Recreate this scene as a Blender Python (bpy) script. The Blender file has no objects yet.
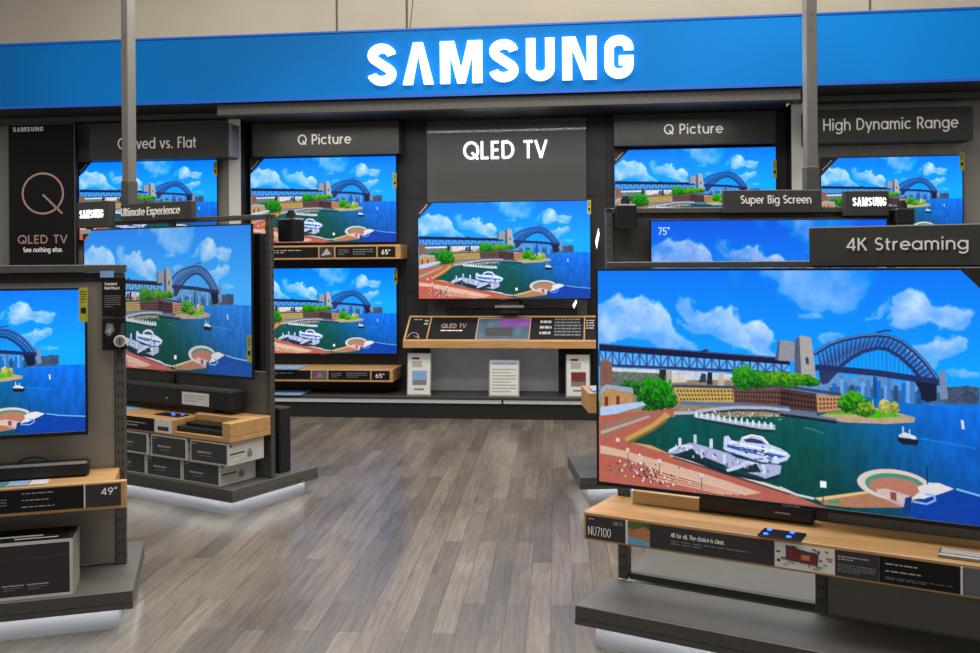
import bpy, math, random
import numpy as np
random.seed(7)
SC = bpy.context.scene
COL = SC.collection

# ------------------------------------------------------------------ materials
MATS = {}
def lin(c):
    return tuple(((x/12.92) if x <= .04045 else ((x+.055)/1.055)**2.4) for x in c)
def hexc(h):
    h = h.lstrip('#'); return lin(tuple(int(h[i:i+2], 16)/255 for i in (0, 2, 4)))
def mat(name, col, rough=.5, metal=0., var=.12, scale=18., stretch=(1, 1, 1), bump=0., emit=0., ecol=None, spec=.5):
    """procedural surface: noise varies the base colour, optional bump and own light"""
    if name in MATS: return MATS[name]
    m = bpy.data.materials.new(name); m.use_nodes = True
    nt = m.node_tree; N = nt.nodes; L = nt.links
    p = N['Principled BSDF']
    c = hexc(col) if isinstance(col, str) else col
    tc = N.new('ShaderNodeTexCoord'); mp = N.new('ShaderNodeMapping'); mp.inputs['Scale'].default_value = stretch
    no = N.new('ShaderNodeTexNoise'); no.inputs['Scale'].default_value = scale; no.inputs['Detail'].default_value = 4
    rp = N.new('ShaderNodeValToRGB')
    lo = tuple(max(0, x*(1-var)) for x in c); hi = tuple(min(1, x*(1+var)) for x in c)
    rp.color_ramp.elements[0].position = .3; rp.color_ramp.elements[0].color = (*lo, 1)
    rp.color_ramp.elements[1].position = .7; rp.color_ramp.elements[1].color = (*hi, 1)
    L.new(tc.outputs['Object'], mp.inputs['Vector']); L.new(mp.outputs['Vector'], no.inputs['Vector'])
    L.new(no.outputs['Fac'], rp.inputs['Fac']); L.new(rp.outputs['Color'], p.inputs['Base Color'])
    p.inputs['Roughness'].default_value = rough; p.inputs['Metallic'].default_value = metal
    p.inputs['Specular IOR Level'].default_value = spec
    if bump:
        b = N.new('ShaderNodeBump'); b.inputs['Strength'].default_value = bump; b.inputs['Distance'].default_value = .01
        L.new(no.outputs['Fac'], b.inputs['Height']); L.new(b.outputs['Normal'], p.inputs['Normal'])
    if emit:
        e = ecol or c
        p.inputs['Emission Color'].default_value = (*(hexc(e) if isinstance(e, str) else e), 1)
        p.inputs['Emission Strength'].default_value = emit
    MATS[name] = m
    return m

def wood_mat(name, c1, c2, rough=.42):
    m = bpy.data.materials.new(name); m.use_nodes = True
    nt = m.node_tree; N = nt.nodes; L = nt.links; p = N['Principled BSDF']
    tc = N.new('ShaderNodeTexCoord'); mp = N.new('ShaderNodeMapping'); mp.inputs['Scale'].default_value = (1.2, 9, 16)
    no = N.new('ShaderNodeTexNoise'); no.inputs['Scale'].default_value = 3.2; no.inputs['Detail'].default_value = 6; no.inputs['Distortion'].default_value = .7
    rp = N.new('ShaderNodeValToRGB')
    rp.color_ramp.elements[0].position = .32; rp.color_ramp.elements[0].color = (*hexc(c1), 1)
    rp.color_ramp.elements[1].position = .68; rp.color_ramp.elements[1].color = (*hexc(c2), 1)
    L.new(tc.outputs['Object'], mp.inputs['Vector']); L.new(mp.outputs['Vector'], no.inputs['Vector'])
    L.new(no.outputs['Fac'], rp.inputs['Fac']); L.new(rp.outputs['Color'], p.inputs['Base Color'])
    p.inputs['Roughness'].default_value = rough
    MATS[name] = m
    return m

def floor_mat():
    m = bpy.data.materials.new('grey_oak_planks'); m.use_nodes = True
    nt = m.node_tree; N = nt.nodes; L = nt.links; p = N['Principled BSDF']
    tc = N.new('ShaderNodeTexCoord')
    mp = N.new('ShaderNodeMapping'); mp.inputs['Rotation'].default_value = (0, 0, math.radians(94.0 - 180))
    L.new(tc.outputs['Object'], mp.inputs['Vector'])
    br = N.new('ShaderNodeTexBrick')
    br.offset = .37; br.offset_frequency = 2; br.squash = 1
    br.inputs['Color1'].default_value = (*hexc('#82776a'), 1); br.inputs['Color2'].default_value = (*hexc('#5d564e'), 1)
    br.inputs['Mortar'].default_value = (*hexc('#463f39'), 1)
    br.inputs['Scale'].default_value = 1; br.inputs['Mortar Size'].default_value = .0016; br.inputs['Mortar Smooth'].default_value = .3
    br.inputs['Brick Width'].default_value = .92; br.inputs['Row Height'].default_value = .096; br.inputs['Bias'].default_value = -.15
    L.new(mp.outputs['Vector'], br.inputs['Vector'])
    g = N.new('ShaderNodeMapping'); g.inputs['Scale'].default_value = (1.6, 26, 1); L.new(mp.outputs['Vector'], g.inputs['Vector'])
    n1 = N.new('ShaderNodeTexNoise'); n1.inputs['Scale'].default_value = 2.2; n1.inputs['Detail'].default_value = 7; n1.inputs['Distortion'].default_value = 1.1
    L.new(g.outputs['Vector'], n1.inputs['Vector'])
    r1 = N.new('ShaderNodeValToRGB')
    r1.color_ramp.elements[0].position = .33; r1.color_ramp.elements[0].color = (.58, .58, .58, 1)
    r1.color_ramp.elements[1].position = .62; r1.color_ramp.elements[1].color = (1.12, 1.1, 1.06, 1)
    L.new(n1.outputs['Fac'], r1.inputs['Fac'])
    n2 = N.new('ShaderNodeTexNoise'); n2.inputs['Scale'].default_value = .9; n2.inputs['Detail'].default_value = 3
    g2 = N.new('ShaderNodeMapping'); g2.inputs['Scale'].default_value = (1, 3.5, 1); L.new(mp.outputs['Vector'], g2.inputs['Vector']); L.new(g2.outputs['Vector'], n2.inputs['Vector'])
    r2 = N.new('ShaderNodeValToRGB')
    r2.color_ramp.elements[0].position = .36; r2.color_ramp.elements[0].color = (.6, .6, .63, 1)
    r2.color_ramp.elements[1].position = .6; r2.color_ramp.elements[1].color = (1, 1, 1, 1)
    L.new(n2.outputs['Fac'], r2.inputs['Fac'])
    m1 = N.new('ShaderNodeMixRGB'); m1.blend_type = 'MULTIPLY'; m1.inputs['Fac'].default_value = .75
    m2 = N.new('ShaderNodeMixRGB'); m2.blend_type = 'MULTIPLY'; m2.inputs['Fac'].default_value = .8
    L.new(br.outputs['Color'], m1.inputs['Color1']); L.new(r1.outputs['Color'], m1.inputs['Color2'])
    L.new(m1.outputs['Color'], m2.inputs['Color1']); L.new(r2.outputs['Color'], m2.inputs['Color2'])
    L.new(m2.outputs['Color'], p.inputs['Base Color'])
    p.inputs['Roughness'].default_value = .30
    b = N.new('ShaderNodeBump'); b.inputs['Strength'].default_value = .12; b.inputs['Distance'].default_value = .004
    L.new(n1.outputs['Fac'], b.inputs['Height']); L.new(b.outputs['Normal'], p.inputs['Normal'])
    return m

def screen_mat(name, sat=1., val=1., hue=.5, strength=1.):
    """a lit panel: its picture is the colour attribute stored on the panel's own mesh"""
    m = bpy.data.materials.new(name); m.use_nodes = True
    nt = m.node_tree; N = nt.nodes; L = nt.links
    p = N['Principled BSDF']; p.inputs['Base Color'].default_value = (.01, .01, .012, 1); p.inputs['Roughness'].default_value = .3
    p.inputs['Specular IOR Level'].default_value = .08
    at = N.new('ShaderNodeAttribute'); at.attribute_name = 'picture'
    hs = N.new('ShaderNodeHueSaturation'); hs.inputs['Hue'].default_value = hue; hs.inputs['Saturation'].default_value = sat; hs.inputs['Value'].default_value = val
    L.new(at.outputs['Color'], hs.inputs['Color']); L.new(hs.outputs['Color'], p.inputs['Emission Color'])
    p.inputs['Emission Strength'].default_value = strength
    return m

def glass_mat(name, tint, mix=.25, rough=.05):
    m = bpy.data.materials.new(name); m.use_nodes = True
    nt = m.node_tree; N = nt.nodes; L = nt.links
    out = N['Material Output']; p = N['Principled BSDF']
    no = N.new('ShaderNodeTexNoise'); no.inputs['Scale'].default_value = 3
    rp = N.new('ShaderNodeValToRGB'); rp.color_ramp.elements[0].color = (*[x*.8 for x in tint], 1); rp.color_ramp.elements[1].color = (*tint, 1)
    L.new(no.outputs['Fac'], rp.inputs['Fac']); L.new(rp.outputs['Color'], p.inputs['Base Color'])
    p.inputs['Roughness'].default_value = rough
    t = N.new('ShaderNodeBsdfTransparent'); mx = N.new('ShaderNodeMixShader'); mx.inputs['Fac'].default_value = mix
    L.new(t.outputs[0], mx.inputs[1]); L.new(p.outputs[0], mx.inputs[2]); L.new(mx.outputs[0], out.inputs['Surface'])
    MATS[name] = m
    return m

WOOD = wood_mat('oak_ledge', '#b08452', '#c69b66')
FLOOR = floor_mat()
M_STEEL = mat('dark_grey_steel', '#56544f', .45, .35, .08, 30)
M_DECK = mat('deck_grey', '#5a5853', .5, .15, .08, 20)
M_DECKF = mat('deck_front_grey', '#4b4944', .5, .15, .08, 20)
M_KICK = mat('kick_aluminium', '#a8aaad', .4, .3, .06, 30, (1, 1, 8))
M_LED = mat('led_white', '#ffffff', .5, 0, 0, 5, emit=22, ecol='#f4f8ff')
M_PANEL = mat('brushed_panel', '#8a847a', .42, .35, .10, 6, (1, 1, 30))
M_PANELD = mat('charcoal_panel', '#3c3a37', .5, .1, .1, 8, (1, 1, 20))
M_WING = mat('brushed_wing_wall', '#8f8b85', .42, .4, .14, 3.0, (2.5, 1, .5))
M_BLACKWALL = mat('black_wall_panel', '#242426', .5, 0, .12, 4)
M_SEAM = mat('seam_black', '#08080a', .6)
M_SIGN = mat('sign_charcoal', '#3a3936', .5, .05, .06, 12)
M_SIGNT = mat('sign_letter_white', '#d8d3ca', .5, 0, .03, 10, emit=.25, ecol='#d8d3ca')
M_BLACK = mat('black_plastic', '#0b0b0d', .35, 0, .2, 40)
M_BLACKM = mat('black_matte', '#141416', .7, 0, .2, 60)
M_BEZEL = mat('tv_bezel', '#0d0d10', .28, .2, .15, 50)
M_WHITE = mat('white_card', '#d9d7d2', .6, 0, .03, 20)
M_PAPER = mat('paper_white', '#c9c8c4', .7, 0, .05, 30)
M_INK = mat('ink_grey', '#77757a', .6, 0, .05, 30)
M_INKD = mat('ink_dark', '#39393c', .6, 0, .05, 30)
M_INKL = mat('ink_light', '#aba8a4', .6, 0, .05, 30)
M_TEXT = mat('text_white', '#e6e3dd', .6, 0, .03, 30, emit=.12, ecol='#e6e3dd')
M_CARD = mat('card_charcoal', '#2d2b2e', .5, 0, .08, 20)
M_CARDB = mat('card_black', '#100f11', .55, 0, .1, 20, spec=.25)
M_BOX = mat('carton_slate', '#34383b', .65, 0, .08, 25)
M_BOXW = mat('carton_white', '#c3c1bc', .7, 0, .05, 25)
M_ROSE = mat('rose_gold', '#b08d83', .4, .2, .08, 20, emit=.1, ecol='#b08d83')
M_YEL = mat('energy_yellow', '#a3a01c', .6, 0, .08, 30, emit=.05, ecol='#b8b416')
M_GLOW = mat('letter_glow', '#ffffff', .5, 0, 0, 5, emit=1.05, ecol='#fbfdff')
M_GLOWQ = mat('logo_glow', '#ffffff', .5, 0, 0, 5, emit=1.3, ecol='#eef4ff')
M_BLUELED = mat('blue_key_light', '#2f6cff', .4, 0, .05, 20, emit=3.0, ecol='#2a62ff')
M_SILVER = mat('silver_grey', '#8f8e8c', .35, .5, .08, 30)
M_BEIGE = mat('painted_beige_wall', '#b9b0a0', .8, 0, .05, 1.2)
M_CORNER = mat('corner_black', '#17171a', .5, 0, .1, 20)
M_RED = mat('book_red', '#6d2320', .6, 0, .3, 14)
M_SAND = mat('beach_sand', '#a9714d', .6, 0, .25, 9)
M_SEA = mat('beach_sea', '#5f9fc0', .6, 0, .2, 9)
M_LEAF = mat('beach_leaf', '#46582c', .6, 0, .4, 12)
M_PURP = mat('inset_purple', '#6b3a86', .5, 0, .35, 8, emit=.2, ecol='#6b3a86')
M_TEAL = mat('inset_teal', '#3c5563', .5, 0, .45, 9, emit=.12, ecol='#3c5563')
M_BLUEST = mat('pale_blue_paper', '#7fa5cf', .6, 0, .15, 25)
M_PINK = mat('pink_print', '#a9486a', .6, 0, .35, 12)
M_PLUM = mat('carton_plum', '#2a2025', .5, 0, .25, 5)

def blue_mat():
    m = bpy.data.materials.new('header_blue'); m.use_nodes = True
    nt = m.node_tree; N = nt.nodes; L = nt.links; p = N['Principled BSDF']
    no = N.new('ShaderNodeTexNoise'); no.inputs['Scale'].default_value = .35; no.inputs['Detail'].default_value = 1
    tc = N.new('ShaderNodeTexCoord'); L.new(tc.outputs['Object'], no.inputs['Vector'])
    rp = N.new('ShaderNodeValToRGB')
    rp.color_ramp.elements[0].position = .35; rp.color_ramp.elements[0].color = (*hexc('#035795'), 1)
    rp.color_ramp.elements[1].position = .62; rp.color_ramp.elements[1].color = (*hexc('#016fba'), 1)
    L.new(no.outputs['Fac'], rp.inputs['Fac']); L.new(rp.outputs['Color'], p.inputs['Base Color'])
    L.new(rp.outputs['Color'], p.inputs['Emission Color']); p.inputs['Emission Strength'].default_value = .24
    p.inputs['Roughness'].default_value = .6; p.inputs['Specular IOR Level'].default_value = .12
    return m
M_BLUE = blue_mat()
M_BLUEEDGE = mat('header_edge_blue', '#0a4da0', .4, 0, .05, 10, emit=.35, ecol='#0a4fb0')
M_ACRYL = glass_mat('smoked_acrylic', (.17, .17, .165), .42, .08)
M_CLEAR = glass_mat('clear_acrylic', (.75, .76, .78), .22, .08)

# ------------------------------------------------------------------ frames and mesh builder
class Frame:
    """u runs along a fixture, b out of its front, z up"""
    def __init__(s, origin, deg):
        a = math.radians(deg); s.ox, s.oy = origin; s.deg = deg
        s.u = (math.cos(a), -math.sin(a)); s.n = (-math.sin(a), -math.cos(a))
    def world(s, u, b, z):
        return (s.ox + u*s.u[0] + b*s.n[0], s.oy + u*s.u[1] + b*s.n[1], z)
W = Frame((-0.489, 9.069), 7)
G1 = Frame((0.532, 3.961), 30)
G2 = Frame((-1.559, 5.632), 31.5)
G3 = Frame((-1.531, 3.945), -16.5)
G4 = Frame((0.602, 5.822), -2)

class MB:
    def __init__(s):
        s.v = []; s.f = []; s.m = []; s.mats = []
    def mi(s, m):
        if m not in s.mats: s.mats.append(m)
        return s.mats.index(m)
    def face(s, pts, m, out=None):
        if out is not None and len(pts) >= 3:
            n = [0, 0, 0]
            for i in range(len(pts)):
                a, b = pts[i], pts[(i+1) % len(pts)]
                n[0] += (a[1]-b[1])*(a[2]+b[2]); n[1] += (a[2]-b[2])*(a[0]+b[0]); n[2] += (a[0]-b[0])*(a[1]+b[1])
            if n[0]*out[0]+n[1]*out[1]+n[2]*out[2] > 0: pts = pts[::-1]     # (u,b,z) is left-handed
        k = len(s.v); s.v.extend(pts); s.f.append(tuple(range(k, k+len(pts)))); s.m.append(s.mi(m))
    def box(s, u0, u1, b0, b1, z0, z1, m, c=0., mf=None):
        """box with chamfered edges; mf: other material for the front face"""
        lo = (min(u0, u1), min(b0, b1), min(z0, z1)); hi = (max(u0, u1), max(b0, b1), max(z0, z1))
        ctr = [(lo[i]+hi[i])/2 for i in range(3)]
        c = min(c, *[(hi[i]-lo[i])*.45 for i in range(3)])
        def V(sg, k):
            return tuple((hi[i] if sg[i] > 0 else lo[i]) if (i == k or c == 0) else ((hi[i]-c) if sg[i] > 0 else (lo[i]+c)) for i in range(3))
        def put(pts, mm):
            o = [sum(p[i] for p in pts)/len(pts)-ctr[i] for i in range(3)]
            s.face(pts, mm, o)
        for k in range(3):
            i, j = [x for x in range(3) if x != k]
            for sg in (-1, 1):
                pts = []
                for a, b in ((-1, -1), (1, -1), (1, 1), (-1, 1)):
                    q = [0, 0, 0]; q[k] = sg; q[i] = a; q[j] = b; pts.append(V(q, k))
                put(pts, mf if (mf and k == 1 and sg == 1) else m)
        if c > 0:
            for t in range(3):
                j, k = [x for x in range(3) if x != t]
                for a in (-1, 1):
                    for b in (-1, 1):
                        q1 = [0, 0, 0]; q1[j] = a; q1[k] = b; q2 = list(q1); q1[t] = -1; q2[t] = 1
                        put([V(q1, j), V(q2, j), V(q2, k), V(q1, k)], m)
            for a in (-1, 1):
                for b in (-1, 1):
                    for d in (-1, 1):
                        q = (a, b, d); put([V(q, 0), V(q, 1), V(q, 2)], m)
        return s
    def flat(s, u0, u1, z0, z1, b, m):
        s.face([(u0, b, z0), (u1, b, z0), (u1, b, z1), (u0, b, z1)], m, (0, 1, 0)); return s
    def poly(s, pts, b, m):
        s.face([(u, b, z) for u, z in pts], m, (0, 1, 0)); return s
    def top(s, u0, u1, b0, b1, z, m):
        s.face([(u0, b0, z), (u1, b0, z), (u1, b1, z), (u0, b1, z)], m, (0, 0, 1)); return s
    def prism(s, pts, b0, b1, m, sm=None):
        """outline in (u,z) pushed from b0 (back) to b1 (front)"""
        s.face([(u, b1, z) for u, z in pts], m, (0, 1, 0)); s.face([(u, b0, z) for u, z in pts], m, (0, -1, 0))
        ar = sum(pts[i][0]*pts[(i+1) % len(pts)][1]-pts[(i+1) % len(pts)][0]*pts[i][1] for i in range(len(pts)))
        for i in range(len(pts)):
            p, q = pts[i], pts[(i+1) % len(pts)]
            o = (q[1]-p[1], 0, p[0]-q[0]) if ar > 0 else (p[1]-q[1], 0, q[0]-p[0])
            s.face([(p[0], b0, p[1]), (q[0], b0, q[1]), (q[0], b1, q[1]), (p[0], b1, p[1])], sm or m, o)
        return s
    def side(s, pts, u0, u1, m):
        """outline in (b,z) pushed from u0 to u1"""
        for uu, o in ((u0, -1), (u1, 1)): s.face([(uu, b, z) for b, z in pts], m, (o, 0, 0))
        ar = sum(pts[i][0]*pts[(i+1) % len(pts)][1]-pts[(i+1) % len(pts)][0]*pts[i][1] for i in range(len(pts)))
        for i in range(len(pts)):
            p, q = pts[i], pts[(i+1) % len(pts)]
            o = (0, q[1]-p[1], p[0]-q[0]) if ar > 0 else (0, p[1]-q[1], q[0]-p[0])
            s.face([(u0, p[0], p[1]), (u0, q[0], q[1]), (u1, q[0], q[1]), (u1, p[0], p[1])], m, o)
        return s
    def tube(s, path, r, m, seg=8):
        rings = []
        for i, p in enumerate(path):
            a = path[max(0, i-1)]; b = path[min(len(path)-1, i+1)]
            d = np.array(b, float)-np.array(a, float); d /= (np.linalg.norm(d) or 1)
            h = np.array((0, 0, 1.)) if abs(d[2]) < .9 else np.array((1., 0, 0))
            e = np.cross(d, h); e /= np.linalg.norm(e); g = np.cross(d, e)
            rings.append([tuple(np.array(p)+r*(math.cos(t)*e+math.sin(t)*g)) for t in [2*math.pi*k/seg for k in range(seg)]])
        for i in range(len(rings)-1):
            mid = [(path[i][k]+path[i+1][k])/2 for k in range(3)]
            for k in range(seg):
                q = [rings[i][k], rings[i][(k+1) % seg], rings[i+1][(k+1) % seg], rings[i+1][k]]
                s.face(q, m, [sum(x[j] for x in q)/4-mid[j] for j in range(3)])
        for e, o in ((0, 1), (-1, -2)):
            s.face(rings[e], m, [path[e][k]-path[o][k] for k in range(3)])
        return s
    def ribbon(s, path, w, b, m, depth=0., sm=None):
        """a pen stroke of width w along (u,z) points, lying at b; depth makes it solid"""
        P = [np.array(p, float) for p in path]; n = len(P); Lft = []; Rgt = []
        for i in range(1, n-1):      # a hairpin corner: two strokes that overlap a little
            d1 = P[i]-P[i-1]; d2 = P[i+1]-P[i]; d1 = d1/(np.linalg.norm(d1) or 1); d2 = d2/(np.linalg.norm(d2) or 1)
            if d1@d2 < -.2:
                s.ribbon([*path[:i], tuple(P[i]+d1*w*.15)], w, b, m, depth, sm); s.ribbon([tuple(P[i]-d2*w*.15), *path[i+1:]], w, b, m, depth, sm); return s
        for i in range(n):
            d1 = P[i]-P[i-1] if i > 0 else P[1]-P[0]
            d2 = P[i+1]-P[i] if i < n-1 else P[-1]-P[-2]
            d1 = d1/(np.linalg.norm(d1) or 1); d2 = d2/(np.linalg.norm(d2) or 1)
            n1 = np.array((-d1[1], d1[0])); n2 = np.array((-d2[1], d2[0])); k = n1+n2; ln = np.linalg.norm(k)
            k = n1 if ln < .3 else k/ln
            sc = min(1.6, 1/max(.4, float(k@n1)))
            Lft.append(tuple(P[i]+k*w/2*sc)); Rgt.append(tuple(P[i]-k*w/2*sc))
        for i in range(n-1):
            q = [Lft[i], Rgt[i], Rgt[i+1], Lft[i+1]]
            s.poly(q, b, m)
        if depth:
            lp = Lft+Rgt[::-1]
            for i in range(len(lp)):
                p, q = lp[i], lp[(i+1) % len(lp)]
                s.face([(p[0], b-depth, p[1]), (q[0], b-depth, q[1]), (q[0], b, q[1]), (p[0], b, p[1])], sm or m)
        return s

def link(name, mb, origin, parent=None, smooth=False):
    me = bpy.data.meshes.new(name)
    u0, b0, z0 = origin
    me.from_pydata([(u-u0, -(b-b0), z-z0) for u, b, z in mb.v], [], mb.f)
    for m in mb.mats: me.materials.append(m)
    me.polygons.foreach_set('material_index', mb.m)
    me.update()
    o = bpy.data.objects.new(name, me); COL.objects.link(o)
    if parent: o.parent = parent
    return o
def props(o, label, cat, group=None, kind=None):
    o['label'] = label; o['category'] = cat
    if group: o['group'] = group
    if kind: o['kind'] = kind
class Thing:
    """an empty at the thing's base; its parts are children"""
    def __init__(s, name, label, cat, fr, base, group=None):
        s.fr = fr; s.base = base
        s.e = bpy.data.objects.new(name, None); COL.objects.link(s.e); s.e.empty_display_size = .1
        s.e.location = fr.world(*base); s.e.rotation_euler = (0, 0, -math.radians(fr.deg))
        props(s.e, label, cat, group)
    def part(s, name, mb, parent=None, label=None):
        o = link(name, mb, s.base, parent or s.e)
        if label: o['label'] = label
        return o
def single(name, label, cat, fr, base, mb, group=None, kind=None):
    o = link(name, mb, base)
    o.location = fr.world(*base); o.rotation_euler = (0, 0, -math.radians(fr.deg))
    props(o, label, cat, group, kind); return o
def struct(name, fr, base, mb, label, cat):
    return single(name, label, cat, fr, base, mb, None, 'structure')
def copy_tree(o, parent=None):
    c = o.copy(); COL.objects.link(c); c.parent = parent
    for ch in o.children: copy_tree(ch, c)
    return c

# ------------------------------------------------------------------ lettering: round geometric pen strokes
def ar(cx, cy, rx, ry, a0, a1):
    n = max(4, int(abs(a1-a0)/15))
    return [(cx+rx*math.cos(math.radians(a0+(a1-a0)*i/n)), cy+ry*math.sin(math.radians(a0+(a1-a0)*i/n))) for i in range(n+1)]
X = .66; MZ = .36; RR = .30
GL = {
 ' ': (.34, []),
 'A': (.80, [[(.05, 0), (.40, .97), (.75, 0)], [(.17, .30), (.63, .30)]]),
 'B': (.62, [[(.08, .06), (.08, .94), (.30, .94)]+ar(.30, .73, .20, .21, 90, -90)+[(.08, .52)], [(.30, .52)]+ar(.31, .29, .23, .23, 90, -90)+[(.08, .06)]]),
 'C': (.84, [ar(.48, .5, .42, .44, 45, 315)]),
 'D': (.78, [[(.08, .06), (.08, .94), (.30, .94)]+ar(.30, .5, .40, .44, 90, -90)+[(.08, .06)]]),
 'E': (.56, [[(.50, .94), (.08, .94), (.08, .06), (.50, .06)], [(.08, .5), (.46, .5)]]),
 'F': (.54, [[(.50, .94), (.08, .94), (.08, 0)], [(.08, .5), (.44, .5)]]),
 'H': (.76, [[(.08, 0), (.08, 1)], [(.68, 0), (.68, 1)], [(.08, .5), (.68, .5)]]),
 'K': (.66, [[(.08, 0), (.08, 1)], [(.60, 1), (.12, .48)], [(.26, .60), (.63, 0)]]),
 'L': (.52, [[(.08, 1), (.08, .06), (.48, .06)]]),
 'M': (.88, [[(.08, 0), (.08, .96), (.44, .40), (.80, .96), (.80, 0)]]),
 'N': (.78, [[(.08, 0), (.08, .95), (.70, .05), (.70, 1)]]),
 'P': (.60, [[(.08, 0), (.08, .94), (.32, .94)]+ar(.32, .69, .22, .25, 90, -90)+[(.08, .44)]]),
 'Q': (.96, [ar(.48, .5, .42, .44, 0, 360), [(.52, .38), (.90, 0)]]),
 'R': (.64, [[(.08, 0), (.08, .94), (.32, .94)]+ar(.32, .69, .22, .25, 90, -90)+[(.08, .44)], [(.34, .44), (.60, 0)]]),
 'S': (.62, [ar(.31, .72, .22, .22, 35, 270)+ar(.31, .28, .23, .22, 90, -145)]),
 'T': (.60, [[(.02, .94), (.58, .94)], [(.30, .94), (.30, 0)]]),
 'U': (.74, [[(.08, 1), (.08, .35)]+ar(.37, .35, .29, .29, 180, 360)+[(.66, 1)]]),
 'V': (.74, [[(.04, 1), (.37, .03), (.70, 1)]]),
 'W': (1.04, [[(.03, 1), (.28, .04), (.52, .9), (.76, .04), (1.01, 1)]]),
 'a': (.74, [ar(.36, MZ, RR, RR, 0, 360), [(.66, .70), (.66, 0)]]),
 'b': (.74, [ar(.38, MZ, RR, RR, 0, 360), [(.08, 1), (.08, 0)]]),
 'c': (.64, [ar(.36, MZ, RR, RR, 48, 312)]),
 'd': (.74, [ar(.36, MZ, RR, RR, 0, 360), [(.66, 1), (.66, 0)]]),
 'e': (.70, [[(.07, .37), (.65, .37)]+ar(.36, MZ, RR, RR, 2, 315)]),
 'f': (.38, [[(.38, .95), (.30, .95)]+ar(.28, .80, .13, .15, 90, 180)+[(.15, 0)], [(.02, .64), (.36, .64)]]),
 'g': (.74, [ar(.36, MZ, RR, RR, 0, 360), [(.66, .70), (.66, .02)]+ar(.37, -.02, .29, .24, 0, -150)]),
 'h': (.66, [[(.08, 1), (.08, 0)], [(.08, .38)]+ar(.33, .38, .25, .28, 180, 0)+[(.58, 0)]]),
 'i': (.20, [[(.10, .70), (.10, 0)], [(.10, .86), (.10, .99)]]),
 'k': (.58, [[(.08, 1), (.08, 0)], [(.50, .70), (.12, .34)], [(.24, .45), (.55, 0)]]),
 'l': (.20, [[(.10, 1), (.10, 0)]]),
 'm': (1.0, [[(.08, .70), (.08, 0)], [(.08, .42)]+ar(.29, .42, .21, .24, 180, 0)+[(.50, 0)], [(.50, .42)]+ar(.71, .42, .21, .24, 180, 0)+[(.92, 0)]]),
 'n': (.66, [[(.08, .70), (.08, 0)], [(.08, .38)]+ar(.33, .38, .25, .28, 180, 0)+[(.58, 0)]]),
 'o': (.72, [ar(.36, MZ, RR, RR, 0, 360)]),
 'p': (.74, [ar(.38, MZ, RR, RR, 0, 360), [(.08, .70), (.08, -.28)]]),
 'r': (.42, [[(.08, .70), (.08, 0)], [(.08, .38)]+ar(.36, .38, .28, .28, 180, 90)]),
 's': (.52, [ar(.26, .50, .17, .16, 35, 270)+ar(.26, .20, .18, .15, 90, -145)]),
 't': (.40, [[(.16, .92), (.16, .2)]+ar(.30, .20, .14, .14, 180, 275), [(.02, .64), (.36, .64)]]),
 'u': (.66, [[(.08, .70), (.08, .33)]+ar(.33, .33, .25, .28, 180, 360), [(.58, .70), (.58, 0)]]),
 'v': (.58, [[(.03, .70), (.29, .03), (.55, .70)]]),
 'x': (.56, [[(.04, .70), (.52, 0)], [(.52, .70), (.04, 0)]]),
 'y': (.60, [[(.03, .70), (.31, .05)], [(.57, .70), (.22, -.26)]]),
 '.': (.22, [[(.11, 0), (.11, .13)]]),
 ',': (.22, [[(.12, .12), (.06, -.12)]]),
 '"': (.34, [[(.08, 1), (.08, .74)], [(.26, 1), (.26, .74)]]),
 '0': (.70, [ar(.35, .5, .29, .44, 0, 360)]),
 '1': (.40, [[(.04, .80), (.24, .95), (.24, 0)]]),
 '4': (.70, [[(.52, 0), (.52, .96), (.05, .26), (.67, .26)]]),
 '5': (.62, [[(.54, .94), (.14, .94), (.10, .54)]+ar(.30, .31, .25, .25, 120, -145)]),
 '6': (.66, [[(.46, .98), (.12, .48)], ar(.33, .30, .25, .24, 0, 360)]),
 '7': (.58, [[(.03, .94), (.54, .94), (.20, 0)]]),
 '9': (.66, [[(.20, .02), (.54, .52)], ar(.33, .70, .25, .24, 0, 360)]),
}
def text(mb, s, u0, u1, z, h, b, m, w=.11, depth=0., gap=.11, shear=0., word=None):
    tot = sum(GL[c][0]+gap for c in s)-gap
    k = (u1-u0)/tot; x = u0
    for c in s:
        wd, st = GL[c]
        if c == ' ' and word: word(mb); mb = MB()
        for p in st:
            mb.ribbon([(x+a*k+shear*q*h, z+q*h) for a, q in p], w*min(h, k*1.15), b, m, depth)
        x += (wd+gap)*k
    if word: word(mb)
def dashes(mb, u0, u1, z0, z1, rows, b, m, fill=.55, seed=1, short=.6):
    """lines of print too small to read: broken strokes"""
    r = random.Random(seed); dz = (z1-z0)/rows
    for i in range(rows):
        z = z1-(i+.5)*dz; u = u0; end = u0+(u1-u0)*(1 if i < rows-1 else short)
        while u < end-1e-4:
            l = min(end-u, (u1-u0)*r.uniform(.05, .16)); mb.flat(u, u+l, z-dz*fill/2, z+dz*fill/2, b, m); u += l+(u1-u0)*.025

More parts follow.
